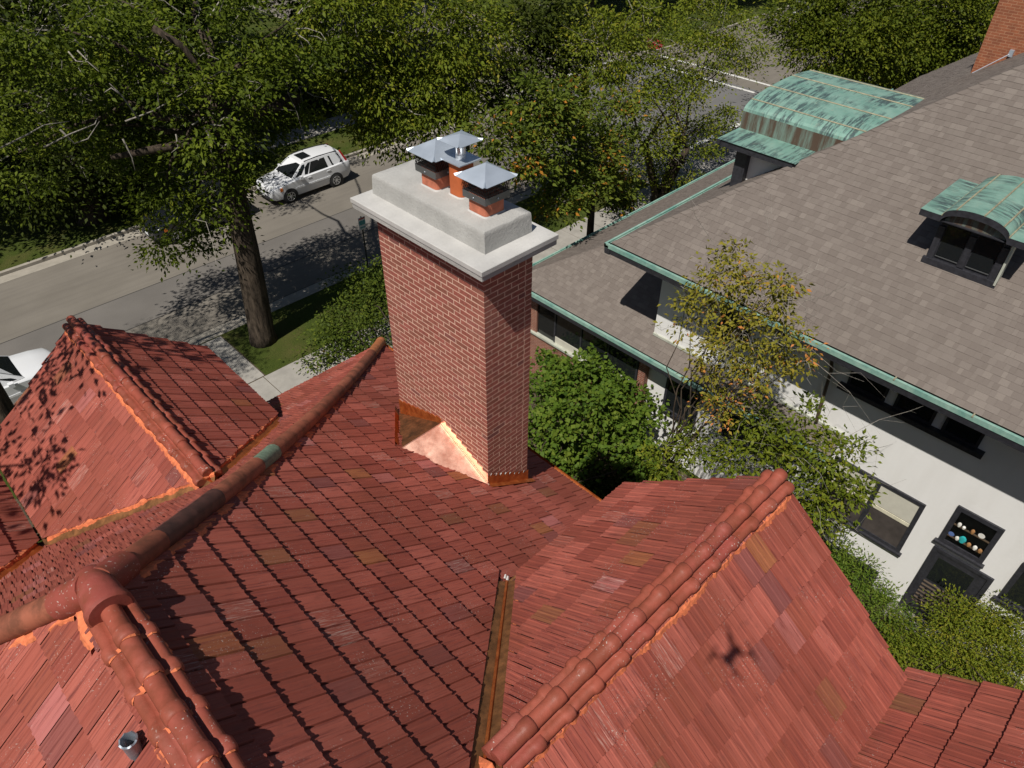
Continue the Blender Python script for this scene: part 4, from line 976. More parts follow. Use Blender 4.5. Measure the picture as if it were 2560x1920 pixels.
# ---- copper dormer on the side slope (barrel roof between two flat shelves)
def barrel(name, ax, f0, depth, c, shelf_in, shelf_out, hs, hb, ha, mat, nseam, back_of, th=.02):
    """profile across: shelf, (upright), barrel, shelf. ax 'x': axis along x, front at x = f0; ax 'y': axis along y, front at y = f0"""
    root = None; s = [(-shelf_out, hs), (-shelf_in, hs)]; n = 22
    for i in range(n + 1):
        a = math.pi * i / n; s.append((-shelf_in * math.cos(a) * .995, hb + (ha - hb) * math.sin(a) ** .9 if True else 0))
    s += [(shelf_in, hs), (shelf_out, hs)]
    def P(a, h, f): return Vector((f, c + a, HC - h)) if ax == 'x' else Vector((c + a, f, HC - h))
    mb = MB(); rf, rb, rf2 = [], [], []
    for a, h in s: rf.append(P(a, h, f0)); rb.append(P(a, h, back_of(h, a)))
    sgn = 1
    for i in range(len(s) - 1):
        mb.cm = 1 if (i in (1, len(s) - 3) and abs(hs - hb) > .15) else 0
        mb.face([rf[i], rf[i + 1], rb[i + 1], rb[i]])
    mb.cm = 0
    o = mb.build(name, [m_[mat], m_['copper_brown']], nb, smooth=False)
    # fascia following the curve
    fm = MB(); dn = Vector((0, 0, -.13)); inn = Vector((.10, 0, 0)) if ax == 'x' else Vector((0, -.10, 0))
    for i in range(len(s) - 1): fm.hexa([rf[i] + dn, rf[i + 1] + dn, rf[i + 1] + dn + inn, rf[i] + dn + inn], [rf[i] - Vector((0, 0, .004)), rf[i + 1] - Vector((0, 0, .004)), rf[i + 1] + inn - Vector((0, 0, .004)), rf[i] + inn - Vector((0, 0, .004))])
    fm.build('dormer_fascia', m_['black_wood'], o)
    for i in nseam:
        sm = MB(); sm.tube([rf[i] + Vector((0, 0, .01)), rb[i] + Vector((0, 0, .01))], .018, 6); sm.build('standing_seam', m_['seam'], o)
    return o, rf, rb
back_side = lambda h, a: EU + (EH - h) / NS
d1, rf, rb = barrel('side_dormer', 'x', 14.98, 0, 2.774, .61, 1.016, 6.645, 6.645, 6.40, 'patina_side', (1, 7, 12, 18, 24), back_side)
ux = 15.38; dw = MB(); dw.box((ux, 2.134, HC - 7.844), (ux + 1.2, 3.414, HC - 6.665)); dw.build('dormer_wall', m_['black_wood'], d1)
box('dormer_sill', (ux - .07, 2.052, HC - 7.854), (ux - .002, 3.495, HC - 7.722), 'black_wood', d1); box('dormer_jamb', (ux - .05, 2.113, HC - 7.722), (ux - .003, 2.235, HC - 7.010), 'black_wood', d1); box('dormer_jamb', (ux - .05, 3.312, HC - 7.722), (ux - .003, 3.434, HC - 7.010), 'black_wood', d1); box('mullion', (ux - .045, 2.713, HC - 7.701), (ux - .003, 2.835, HC - 7.010), 'black_wood', d1)
for y0, y1 in ((2.256, 2.692), (2.855, 3.292)): box('pane', (ux - .012, y0, HC - 7.620), (ux - .004, y1, HC - 6.960), 'glass', d1); box('glazing_bead', (ux - .03, y0, HC - 7.650), (ux - .013, y1, HC - 7.635), 'band_grey', d1)
tm = MB(); tm.face([(15.098, 2.774 + .56 * math.cos(t), HC - 6.767 + .20 * math.sin(t)) for t in [math.pi * k / 14 for k in range(15)]][::-1]); tm.build('tympanum', m_['copper_brown'], d1)
mb = MB(); mb.box((15.037, 1.768, HC - 6.787), (16.459, 3.780, HC - 6.767)); mb.build('dormer_soffit', m_['black_wood'], d1)
mb = MB(); mb.hexa([(15.291, 2.052, HC - 7.783), (15.494, 2.052, HC - 7.620), (15.494, 2.093, HC - 7.620), (15.291, 2.093, HC - 7.783)], [(15.291, 2.052, HC - 6.787), (15.494, 2.052, HC - 6.787), (15.494, 2.093, HC - 6.787), (15.291, 2.093, HC - 6.787)]); mb.build('dormer_bracket', m_['stone_sill'], d1)
# ---- larger copper dormer on the front slope
back_front = lambda h, a: EV - (EH - h) / NS
d2, rf2, rb2 = barrel('front_dormer', 'y', 9.16, 0, 19.09, 1.95, 2.97, 7.11, 6.68, 6.30, 'patina_front', (6, 10, 14, 18, 22), back_front)
box('dormer_wall', (16.662, 6.096, HC - 8.331), (21.539, 8.433, HC - 7.264), 'stucco', d2); box('dormer_post', (16.459, 8.433, HC - 8.433), (16.662, 8.738, HC - 7.244), 'black_wood', d2); box('dormer_post', (21.539, 8.433, HC - 8.433), (21.742, 8.738, HC - 7.244), 'black_wood', d2)
box('dormer_soffit', (16.205, 7.112, HC - 7.244), (22.098, 9.042, HC - 7.224), 'black_wood', d2)
mb = MB(); mb.box((16.154, 7.092, HC - 7.275), (16.236, 9.124, HC - 7.117)); mb.build('dormer_fascia', m_['black_wood'], d2)

# ================================================================== TREES AND SHRUBS
def leaf_object(name, P, axis, size, mat, parent, flat=0.35, asp=.48):
    """P (n,3) leaf bases, axis (n,3) leaf directions; each leaf a folded diamond of its own"""
    n = len(P); ax = axis / np.linalg.norm(axis, axis=1, keepdims=True)
    r = RNG.normal(size=(n, 3)); r[:, 2] += flat * 6; r /= np.linalg.norm(r, axis=1, keepdims=True)
    side = np.cross(ax, r); side /= np.linalg.norm(side, axis=1, keepdims=True) + 1e-9; nor = np.cross(side, ax)
    s = size * RNG.uniform(.65, 1.25, n)[:, None]
    V = np.empty((n, 4, 3)); V[:, 0] = P; V[:, 1] = P + ax * s * .45 + side * s * asp * .5 + nor * s * .08; V[:, 2] = P + ax * s - nor * s * .10; V[:, 3] = P + ax * s * .45 - side * s * asp * .5 + nor * s * .08
    me = bpy.data.meshes.new(name); me.vertices.add(n * 4); off = np.array(wloc(parent)); me.vertices.foreach_set('co', (V - off).ravel())
    me.loops.add(n * 4); me.loops.foreach_set('vertex_index', np.arange(n * 4, dtype=np.int32)); me.polygons.add(n)
    me.polygons.foreach_set('loop_start', np.arange(0, n * 4, 4, dtype=np.int32)); me.polygons.foreach_set('loop_total', np.full(n, 4, dtype=np.int32))
    me.update(calc_edges=True)
    at = me.attributes.new('rnd', 'FLOAT', 'FACE')
    return me, at, n
def crown(name, blobs, parent, mat, size, density, clus, cr=.34, droop=.35, seed=0, tint=None, twigs=None, asp=.48, shell=.38):
    rng = np.random.default_rng(seed + 11); PP, AA, RR = [], [], []
    for (c, rad) in blobs:
        c = np.array(c); rad = np.array(rad if hasattr(rad, '__len__') else (rad, rad, rad)); vol = rad[0] * rad[1] * rad[2]
        k = max(4, int(density * vol ** .66))
        d = rng.normal(size=(k, 3)); d /= np.linalg.norm(d, axis=1, keepdims=True); rr = rng.uniform(0, 1, k) ** (1 / 3) * (1 - shell) + shell * rng.uniform(.75, 1.05, k)
        cc = c + d * rr[:, None] * rad
        for i in range(k):
            out = d[i] * rad / rad.max(); m = int(clus * rng.uniform(.6, 1.4)); sp = cr * rng.uniform(.6, 1.35)
            q = rng.normal(size=(m, 3)) * np.array([sp, sp, sp * .36]); P = cc[i] + q; P[:, 2] -= (q[:, 0] ** 2 + q[:, 1] ** 2) * .35
            a = q * .9 + out * .5 * sp + rng.normal(size=(m, 3)) * sp * .7; a[:, 2] -= droop * sp
            PP.append(P); AA.append(a); RR.append(np.clip(rng.normal(.5, .17) + rng.normal(0, .17, m) , 0, 1) if tint is None else np.clip(rng.normal(tint, .14) + rng.normal(0, .16, m), 0, 1))
            if twigs is not None: twigs.append((c, cc[i]))
    P, A, Rn = np.concatenate(PP), np.concatenate(AA), np.concatenate(RR)
    keep = P[:, 2] > .2; P, A, Rn = P[keep], A[keep], Rn[keep]
    me, at, n = leaf_object(name, P, A, size, mat, parent, asp=asp); at.data.foreach_set('value', Rn.astype(np.float32)); me.materials.append(m_[mat])
    o = bpy.data.objects.new(name, me); link(o, parent, wloc(parent)); o.location = (0, 0, 0); o['kind'] = 'stuff'; return o
def wobble(a, b_, n, amp, rng):
    a, b_ = np.array(a), np.array(b_); L = np.linalg.norm(b_ - a); out = []
    for i in range(n + 1):
        t = i / n; p = a + (b_ - a) * t; e = math.sin(math.pi * t)
        out.append(p + rng.normal(size=3) * amp * L * e + np.array([0, 0, 1]) * e * L * .08)
    return out
def tree(name, label, base, height, tr, blobs, mat='leaf_elm', size=.13, density=34, clus=42, seed=0, group=None, barkm='bark', fork=.42, stems=1, cr=.34, droop=.35, twig_r=.010, extra=None, tint=None, cat='tree', bare=0, asp=.48, twf=.6):
    rng = np.random.default_rng(seed); T = thing(name, label, cat, base, group); base = np.array(base, float); mb = MB()
    tops = []
    cen = np.mean([np.array(c) for c, r in blobs], axis=0)
    for s in range(stems):
        dirn = (np.array([rng.normal() * .02, rng.normal() * .02, 1]) if stems == 1 else np.array([math.cos(s * 2.4) * .35, math.sin(s * 2.4) * .35, 1]))
        top = base + dirn * height * fork; off = np.array([0, 0, 0]) if stems == 1 else np.array([math.cos(s * 2.4), math.sin(s * 2.4), 0]) * tr * .9
        b0_ = base + off + np.array([0, 0, .35]); pts = [base + off - np.array([0, 0, .15]), b0_] + [b0_ + (top - b0_) * k_ / 5 + rng.normal(size=3) * np.array([1, 1, 0]) * tr * .05 for k_ in range(1, 6)]
        r = [tr * 1.28, tr * 1.06] + list(np.linspace(tr, tr * .72, 5)); mb.tube(pts, r, 12); tops.append((top, tr * .7))
    trunk = mb.build('trunk', m_[barkm], T, smooth=True)
    limbs = MB(); twl = []
    for bi, (c, rad) in enumerate(blobs):
        top, r0 = tops[bi % len(tops)]; c = np.array(c)
        st = top - np.array([0, 0, rng.uniform(0, .25) * height * fork])
        p = wobble(st, c, 7, .022, rng); limbs.tube(p, list(np.linspace(r0 * .40, r0 * .07, 8)), 7)
        rr = np.max(rad) if hasattr(rad, '__len__') else rad
    limbs.build('limb', m_[barkm], T, smooth=True)
    tw = []; crown('crown', blobs, T, mat, size, density, clus, cr, droop, seed, tint, tw, asp)
    if extra: 
        for (eb, em, es, ed, ec, et) in extra: crown('crown', eb, T, em, es, ed, ec, cr, droop, seed + 5, et, tw, asp)
    tm = MB()
    for c, q in tw:
        if rng.uniform() < twf * .55:
            p = wobble(np.array(c) + (q - np.array(c)) * .35 + rng.normal(size=3) * .12, q, 3, .09, rng); tm.tube(p, [twig_r * 2.2, twig_r * 1.6, twig_r, twig_r * .5], 3, cap=False)
    if bare:
        for _ in range(bare):
            c, q = tw[int(rng.integers(len(tw)))]; d = (q - c) / (np.linalg.norm(q - c) + 1e-6) + rng.normal(size=3) * .5; e = q + d * rng.uniform(.5, 1.3); p = wobble(q, e, 4, .08, rng)
            tm.tube(p, [twig_r * 1.5, twig_r * 1.3, twig_r, twig_r * .7, twig_r * .4], 3, cap=False)
            for k in (2, 3): tm.tube([p[k], p[k] + rng.normal(size=3) * .3], [twig_r * .7, twig_r * .3], 3, cap=False)
    if tm.f: tm.build('twigs', m_['bark_grey'], T, kind='stuff')
    return T
def V3(v): return (v.x, v.y, v.z)
def bv(x, y, v, r): return (V3(PV(x, y, v)), r)
def bu(x, y, u, r): return (V3(PU(x, y, u)), r)

# street tree on the near verge, its crown over the parked cars
T1 = tree('street_tree', 'tall street tree with a thick dark trunk on the near verge left of the chimney', (8.6, 21.9, LZ), 15, .43,
     [bv(455, 470, 22.4, (1.3, 1.3, 1.0)), bv(370, 500, 23.4, (1.2, 1.2, .9)), bv(430, 380, 22.5, (1.8, 1.8, 1.3)), bv(320, 330, 24.5, (1.7, 1.7, 1.2)), bv(230, 270, 24, (1.7, 1.7, 1.1)), bv(120, 200, 24, (2.0, 2.0, 1.3)),
      bv(500, 250, 23, (1.8, 1.8, 1.3)), bv(630, 180, 22.5, (1.9, 1.9, 1.3)), bv(300, 120, 24, (2.2, 2.2, 1.4)), bv(450, 60, 23, (2.2, 2.2, 1.6)), bv(620, 50, 22, (2.0, 2.0, 1.5)), bv(130, 60, 23, (2.2, 2.2, 1.5)), bv(40, 330, 25, (1.6, 1.6, 1.0)),
      bv(475, 330, 20.6, (.9, .9, .8)), bv(440, 260, 20.8, (1.2, 1.1, .9)), bv(500, 400, 21.0, (.7, .7, .6)), bv(520, 180, 20.8, (1.3, 1.2, 1.0)), bv(400, 180, 21.2, (1.3, 1.2, 1.0)), bv(350, 420, 22.5, (.9, .9, .7)), ((9.6, 29.8, 10.0), (1.2, 1.2, .7)), ((13.4, 31.2, 10.5), (.9, .8, .5))],
     'leaf_bright', .17, 11, 80, 3, None, fork=.62, cr=.33, bare=30, tint=.33)
mb = MB(); mb.tube([PV(640, 212, 22.0), PV(560, 240, 21.6), PV(470, 285, 21.3), PV(400, 312, 21.3), PV(320, 325, 21.6), PV(240, 340, 22.0)], [.20, .18, .16, .14, .11, .07], 9); mb.build('limb', m_['bark'], T1, smooth=True)
mb = MB(); mb.tube([PV(330, 60, 21.6), PV(395, 100, 21.2), PV(440, 165, 21.2), PV(500, 195, 21.0)], [.10, .09, .07, .04], 8); mb.build('limb', m_['bark'], T1, smooth=True)
for ln in (((0, 320), (60, 290), (95, 270), (150, 262)), ((95, 318), (150, 290), (205, 268), (210, 255)), ((270, 262), (330, 240), (390, 205), (440, 170)), ((300, 258), (262, 205), (236, 180)), ((440, 178), (500, 190), (525, 250), (552, 300)), ((415, 270), (455, 245), (470, 245), (500, 275)), ((262, 205), (240, 190), (225, 200)), ((440, 275), (465, 310), (500, 322)), ((345, 240), (340, 200)), ((265, 300), (285, 340), (292, 368)), ((380, 290), (385, 318), (370, 330)), ((450, 290), (458, 340), (462, 365)), ((130, 280), (160, 310), (190, 300), (215, 262)), ((525, 250), (545, 262), (562, 263))):
    mb = MB(); n_ = len(ln); mb.tube([PV(x, y, 20.9 + random.uniform(-.1, .1)) for x, y in ln], [.026 - .017 * k / (n_ - 1) for k in range(n_)], 5); mb.build('dead_branch', m_['bark_grey'], T1, smooth=True)
# tree across the street with a thick trunk in the lawn
tree('street_tree', 'broad tree with a thick grey trunk in the lawn across the street', (7.7, 35.9, LZ), 16, .62,
     [bv(60, 400, 35.5, (2.2, 2.0, 1.2)), bv(290, 390, 36, (2.0, 2.0, 1.2)), bv(130, 330, 36, (2.6, 2.4, 1.8)), bv(260, 300, 36.5, (2.4, 2.4, 1.8)), bv(30, 220, 37, (3.0, 3.0, 2.2)), bv(200, 180, 37, (3.2, 3.0, 2.2)), bv(380, 200, 37, (2.6, 2.6, 2.0)), bv(60, 60, 38, (3.4, 3.2, 2.6)), bv(300, 60, 38, (3.4, 3.2, 2.6))],
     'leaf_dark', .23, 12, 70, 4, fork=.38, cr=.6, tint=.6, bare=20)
# tree behind the chimney: pale green drooping sprays left of the flues
tree('street_tree', 'leafy tree with drooping bright sprays behind the chimney crown', (18.4, 21.6, LZ), 15, .32,
     [bv(905, 300, 20.5, (.8, .8, .8)), bv(830, 290, 21.2, (.9, .8, .9)), bv(860, 200, 21, (1.6, 1.5, 1.3)), bv(770, 130, 22, (1.5, 1.5, 1.3)), bv(960, 180, 21, (1.7, 1.6, 1.5)), bv(900, 60, 21.5, (2.0, 2.0, 1.7)), bv(760, 30, 22, (1.8, 1.8, 1.6)), bv(1010, 80, 21, (1.6, 1.6, 1.5)), bv(800, 250, 22, (.8, .8, .8))],
     'leaf_bright', .165, 24, 66, 5, fork=.5, cr=.34, droop=.75, tint=.62)
# broad-leaved tree right of the flues
tree('broadleaf_tree', 'large-leaved tree with a few orange leaves right of the flues', (19.5, 15.6, LZ), 9.5, .16,
     [bv(1120, 330, 15.2, (.9, .9, .9)), bv(1200, 300, 15.6, (1.1, 1.1, 1.0)), bv(1290, 330, 15.8, (1.0, 1.0, 1.0)), bv(1160, 230, 15.8, (1.0, 1.0, 1.0)), bv(1250, 400, 15.2, (1.0, 1.0, .9)), bv(1340, 400, 16, (.9, .9, .8)), bv(1200, 440, 14.8, (.8, .8, .7)), bv(1060, 290, 15.2, (.6, .6, .6)), bv(1240, 210, 16, (.7, .7, .7)), bv(1330, 250, 16.5, (.9, .9, .9))],
     'leaf_big', .175, 42, 48, 6, barkm='bark', fork=.45, cr=.26, droop=.15, tint=.6, asp=.5)
# multi-stemmed tree at the corner of the neighbour's front garden
tree('garden_tree', 'multi-stemmed tree beside the pavement at the street corner', (28.3, 18.6, LZ), 10, .20,
     [bv(1400, 300, 18.5, (1.3, 1.3, 1.0)), bv(1500, 300, 18.3, (1.2, 1.2, 1.0)), bv(1350, 180, 19, (1.5, 1.5, 1.3)), bv(1450, 200, 19, (1.5, 1.5, 1.3)), bv(1530, 130, 19, (1.6, 1.5, 1.3)), bv(1400, 80, 20, (1.8, 1.8, 1.5)), bv(1540, 40, 20, (1.8, 1.8, 1.4)), bv(1300, 90, 20, (1.7, 1.7, 1.4)), bv(1450, 380, 18.3, (1.1, 1.1, .8)), bv(1560, 260, 18, (.9, .9, .8)), bv(1620, 110, 19.5, (1.1, 1.1, .9)), bv(1330, 350, 18.6, (1.0, 1.0, .8))],
     'leaf_bright', .16, 20, 66, 7, barkm='bark', fork=.3, stems=3, cr=.36, tint=.68, bare=30)
tree('garden_tree', 'dark spreading tree beyond the hydrants at the top right', (56, 17.0, LZ), 15, .4,
     [bv(1800, 100, 18, (2.4, 2.4, 2.0)), bv(1920, 90, 16.5, (2.6, 2.4, 2.2)), bv(2030, 110, 15, (2.4, 2.4, 2.0)), bv(1860, 20, 18, (3, 3, 2.4)), bv(2000, 20, 16, (3, 3, 2.4)), bv(1740, 30, 20, (2.0, 2.0, 1.6)), bv(2090, 40, 14, (2.5, 2.5, 2.2)), bv(1960, 150, 16.5, (1.4, 1.4, 1.2))],
     'leaf_elm', .22, 18, 84, 8, fork=.3, cr=.55, tint=.55, bare=20)
# the small yellowing tree between the houses
tree('fruit_tree', 'thin yellow-green tree with orange leaves in front of the white wall', (11.1, 6.0, LZ), 7.4, .085,
     [bu(1560, 600, 11.6, (.55, .55, .55)), bu(1640, 640, 11.6, (.55, .55, .5)), bu(1500, 680, 11.4, (.45, .45, .45)), bu(1600, 720, 11.3, (.6, .6, .5)), bu(1690, 720, 11.5, (.45, .45, .4)), bu(1540, 780, 11.2, (.5, .5, .45)), bu(1640, 800, 11.2, (.5, .5, .45)), bu(1590, 560, 11.8, (.35, .35, .4)), bu(1560, 880, 11, (.4, .4, .4)), bu(1480, 640, 11.5, (.25, .25, .25)), bu(1700, 600, 11.7, (.3, .3, .35)), bu(1720, 780, 11.5, (.3, .3, .3))],
     'leaf_yellow', .11, 120, 17, 9, fork=.55, cr=.13, twig_r=.004, droop=.3, tint=.45, bare=45, twf=.5,
     extra=[([bu(1560, 880, 11, (.45, .45, .4)), bu(1650, 830, 11.2, (.5, .5, .4)), bu(1730, 750, 11.4, (.3, .3, .3))], 'leaf_yellow', .085, 60, 10, .93)])
tree('fruit_tree', 'green leafy tree leaning on the white wall behind the cross gable', (11.6, 2.3, LZ), 5.2, .07,
     [bu(1690, 960, 11.6, (.55, .55, .5)), bu(1780, 980, 11.8, (.5, .5, .5)), bu(1830, 1050, 11.8, (.4, .4, .4)), bu(1740, 1060, 11.5, (.55, .55, .5)), bu(1630, 900, 11.6, (.45, .45, .4)), bu(1600, 990, 11.2, (.5, .5, .4)), bu(1790, 1120, 11.5, (.4, .4, .4)), bu(1500, 960, 11, (.5, .5, .4)), bu(1430, 1000, 10.8, (.5, .5, .4)), bu(1850, 970, 12, (.22, .22, .22)), bu(1740, 890, 12, (.25, .25, .3))],
     'leaf_bright', .12, 150, 20, 10, fork=.5, cr=.14, twig_r=.004, droop=.2, tint=.6, bare=40, twf=.4)
tree('street_tree', 'dark tree on the near verge between the drooping tree and the street corner', (26.2, 21.9, LZ), 13, .24,
     [bv(1120, 210, 22, (1.3, 1.2, 1.0)), bv(1180, 140, 22.4, (1.6, 1.5, 1.3)), bv(1100, 90, 23, (1.8, 1.7, 1.4)), bv(1200, 230, 21.5, (.9, .9, .8)), bv(1260, 60, 23, (1.6, 1.6, 1.4)), bv(1150, 20, 23.5, (1.9, 1.9, 1.5)), bv(1060, 170, 22.5, (1.1, 1.1, 1.0))], 'leaf_dark', .22, 18, 60, 12, fork=.45, cr=.4, tint=.75)
tree('yard_tree', 'tall garden tree outside the left edge that shades the dormer', (-4.6, 13.2, LZ), 15, .3,
     [((-1.0, 8.9, 14.0), (.9, .7, .5)), ((-2.4, 8.0, 13.9), (.5, .5, .35)), ((-2.9, 9.4, 13.4), (.6, .6, .4)), ((-4.4, 11.5, 14.5), (1.6, 1.5, 1.2)), ((-5.5, 13.5, 14), (2, 2, 1.5)), ((-.2, 9.6, 13.6), (.5, .5, .4))], 'leaf_elm', .16, 13, 60, 14, fork=.6, cr=.28, tint=.5)
# background trees share a few crowns
def proto(seed, mat, h, tint):
    rng = np.random.default_rng(seed); bl = []
    for i in range(11):
        a = i * 2.4; r = 1.0 + 2.6 * (i / 11) ** .5; bl.append(((math.cos(a) * r, math.sin(a) * r, h * (.42 + .5 * rng.uniform())), (2.3 * rng.uniform(.8, 1.2), 2.3 * rng.uniform(.8, 1.2), 1.8 * rng.uniform(.8, 1.2))))
    return bl
def copy_tree(o, loc, rz, sc, label):
    c = o.copy(); COL.objects.link(c); c.location = loc; c.rotation_euler = (0, 0, rz); c.scale = (sc, sc, sc); c['label'] = label
    for ch in o.children:
        k = ch.copy(); COL.objects.link(k); k.parent = c
    return c
BG = 'trees filling the gardens behind the street'
pa = tree('shade_tree', 'shade tree deep in the gardens at the top left corner', (0, 0, LZ), 15, .35, proto(1, 'leaf_elm', 15, .4), 'leaf_elm', .30, 14, 60, 21, BG, fork=.45, cr=.65, tint=.28)
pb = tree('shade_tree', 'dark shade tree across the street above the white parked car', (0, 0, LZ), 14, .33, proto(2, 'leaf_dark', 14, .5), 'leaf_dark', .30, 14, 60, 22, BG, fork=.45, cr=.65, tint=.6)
spots = [(-1, 39.5, 'pb', 'dark tree at the left edge across the street'), (-3, 44, 'pb', 'shade tree deep in the gardens at the top left corner'), (17, 41.5, 'pb', 'dark shade tree across the street above the white parked car'), (26, 44, 'pb', 'shade tree across the street, straight above the flues'), (4, 50, 'pb', 'dark tree behind the thick grey trunk across the street'), (12, 49, 'pb', 'second-row tree between the grey trunk and the white car'),
         (22, 53, 'pb', 'second-row dark tree above the flues at the top edge'), (33, 56, 'pb', 'dark tree beyond the far corner of the crossing'), (30, 43, 'pb', 'dark tree on the far corner of the crossing'), (50, 42, 'pa', 'tree on the corner behind the crossing'), (56, 47, 'pb', 'dark tree beyond the crossing at the top edge'),
         (62, 38.5, 'pa', 'tree lining the far end of the street'), (72, 40, 'pa', 'farthest tree lining the left side of the street'), (80, 18, 'pb', 'tree far behind the hydrants'), (66, 14, 'pa', 'tree behind the brick stack at the top right'), (44, 66, 'pa', 'tree far beyond the crossing'), (92, 33, 'pb', 'tree at the very end of the street'), (70, 56, 'pa', 'distant tree in the gardens past the crossing'), (88, 50, 'pb', 'distant dark tree past the crossing'), (-14, 50, 'pb', 'tree behind the top left corner shade tree'), (108, 20, 'pa', 'faraway tree right of the street end'), (110, 44, 'pb', 'faraway dark tree left of the street end')]
first = {'pa': True, 'pb': True}
for i, (x, y, k, lab) in enumerate(spots):
    src = pa if k == 'pa' else pb
    if first[k]: first[k] = False; src.location = (x, y, LZ); src['label'] = lab
    else: copy_tree(src, (x, y, LZ), random.uniform(0, 6.28), random.uniform(.85, 1.25), lab)
# shrubs
def shrub(name, label, base, blobs, mat, size, density, clus, seed, cr=.2, tint=.5, asp=.6, group=None, cat='shrub', stems=6):
    T = thing(name, label, cat, base, group); rng = np.random.default_rng(seed); mb = MB()
    for i in range(stems):
        c, r = blobs[i % len(blobs)]; mb.tube(wobble(np.array(base) + rng.normal(size=3) * np.array([.15, .15, 0]), np.array(c) + rng.normal(size=3) * .2, 4, .06, rng), [.03, .026, .02, .014, .008], 5)
    mb.build('stems', m_['bark'], T, smooth=True); crown('foliage', blobs, T, mat, size, density, clus, cr, .2, seed, tint, None, asp); return T
def bz(x, y, z, r): return (V3(PZ(x, y, z)), r)
vb = [bz(x, y, z, (r, r, r * .8)) for x, y, z, r in ((1165, 840, 2.6, .4), (1245, 795, 2.8, .45), (1385, 885, 2.5, .45), (1300, 870, 3.0, .5), (1205, 905, 2.9, .5), (1385, 1010, 1.5, .6), (1190, 860, 2.0, .6), (1270, 850, 2.3, .6), (1335, 900, 2.0, .6), (1170, 960, 1.6, .6), (1250, 960, 1.7, .65), (1225, 810, 2.2, .5), (1350, 960, 1.6, .6), (1305, 815, 2.0, .55), (1175, 790, 1.6, .6), (1310, 930, 2.2, .5), (1155, 900, 2.2, .45), (1215, 985, 1.4, .6), (1265, 905, 2.8, .35), (1340, 845, 2.6, .35), (1335, 805, 2.4, .4), (1290, 785, 2.6, .4), (1395, 930, 2.4, .45), (1365, 860, 2.2, .5), (1160, 1000, 1.6, .5))]
shrub('vine_shrub', 'dense bright green vine-like shrub right of the chimney below the porch', (9.6, 9.2, LZ), vb, 'leaf_vine', .14, 50, 34, 31, .2, .6, .85)
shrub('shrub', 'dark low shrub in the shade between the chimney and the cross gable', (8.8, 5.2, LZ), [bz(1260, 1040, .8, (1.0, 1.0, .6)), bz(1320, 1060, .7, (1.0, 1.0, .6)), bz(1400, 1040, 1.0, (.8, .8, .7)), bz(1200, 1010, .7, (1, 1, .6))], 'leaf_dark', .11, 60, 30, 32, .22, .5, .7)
shrub('shrub', 'leafy shrub left of the chimney beside the front path', (11.2, 15.4, LZ), [bz(760, 690, 1.2, (1.0, 1.0, .9)), bz(810, 640, 1.6, (1.0, 1.0, .9)), bz(720, 730, .9, (.9, .9, .7)), bz(800, 730, 1.0, (1.0, 1.0, .8)), bz(760, 620, 1.0, (.9, .9, .8)), bz(840, 600, 1.6, (.9, .9, .9)), bz(690, 760, .6, (.6, .6, .5))], 'leaf_big', .12, 46, 32, 33, .25, .35, .6)
shrub('fern_shrub', 'feathery bright green shrub against the white wall right of the gable', (12.6, 1.2, LZ), [bz(1800, 1190, 1.6, (.5, .5, .6)), bz(1850, 1240, 1.4, (.55, .55, .6)), bz(1890, 1300, 1.0, (.5, .5, .5)), bz(1820, 1250, 1.3, (.5, .5, .5)), bz(1930, 1340, .8, (.45, .45, .4))], 'leaf_vine', .10, 110, 34, 34, .16, .75, .3)
shrub('shrub', 'rounded shrub by the path below the black door', (11.9, -.8, LZ), [bz(1960, 1370, .9, (.5, .5, .45)), bz(2000, 1420, .8, (.6, .6, .5)), bz(1930, 1400, .7, (.5, .5, .4)), bz(2060, 1440, .8, (.6, .6, .5)), bz(1950, 1440, .6, (.5, .5, .4))], 'leaf_bright', .07, 120, 36, 35, .15, .6, .5)
shrub('yew_shrub', 'large spreading yellow-green shrub at the lower right in front of the door', (12.3, -2.4, LZ), [bz(2060, 1330, 1.7, (.5, .5, .5)), bz(2110, 1350, 1.6, (.6, .6, .6)), bz(2170, 1320, 1.9, (.6, .6, .6)), bz(2090, 1420, 1.2, (.6, .6, .5)), bz(2160, 1420, 1.4, (.7, .7, .6)), bz(2210, 1380, 1.6, (.7, .7, .6)), bz(2190, 1460, 1.2, (.6, .6, .5)), bz(2200, 1260, 2.2, (.4, .4, .5)), bz(2050, 1390, 1.2, (.5, .5, .4))], 'leaf_bright', .075, 130, 38, 36, .16, .72, .4)
shrub('shrub', 'low shrub under the neighbour tree at the front pavement', (29.6, 17.3, LZ), [bz(1480, 420, .5, (.7, .7, .5)), bz(1530, 400, .5, (.7, .7, .5))], 'leaf_dark', .14, 40, 30, 37, .25, .5, .6)
shrub('shrub', 'dark green bush beyond the hydrants', (55.5, 16.6, LZ), [bz(1930, 200, .8, (1.4, 1.4, 1.0)), bz(1990, 190, 1.0, (1.6, 1.6, 1.1)), bz(2060, 180, 1.0, (1.6, 1.6, 1.1))], 'leaf_elm', .2, 40, 34, 38, .4, .5, .5)
for i, (x, y, lab) in enumerate(((8, 40.6, 'dark hedge bush behind the thick trunk across the street'), (20, 40.5, 'dark hedge bush behind the white parked car'), (26, 40.2, 'dark hedge bush near the far corner of the crossing'), (14, 41, 'dark hedge bush between the grey trunk and the white car'))):
    shrub('hedge_bush', lab, (x, y, LZ), [((x + dx, y + dy, 1.0), (1.7, 1.4, 1.1)) for dx, dy in ((-1.8, 0), (0, .4), (1.8, -.2))], 'leaf_dark', .18, 34, 30, 40 + i, .36, .5, .6, 'hedge bushes across the street')
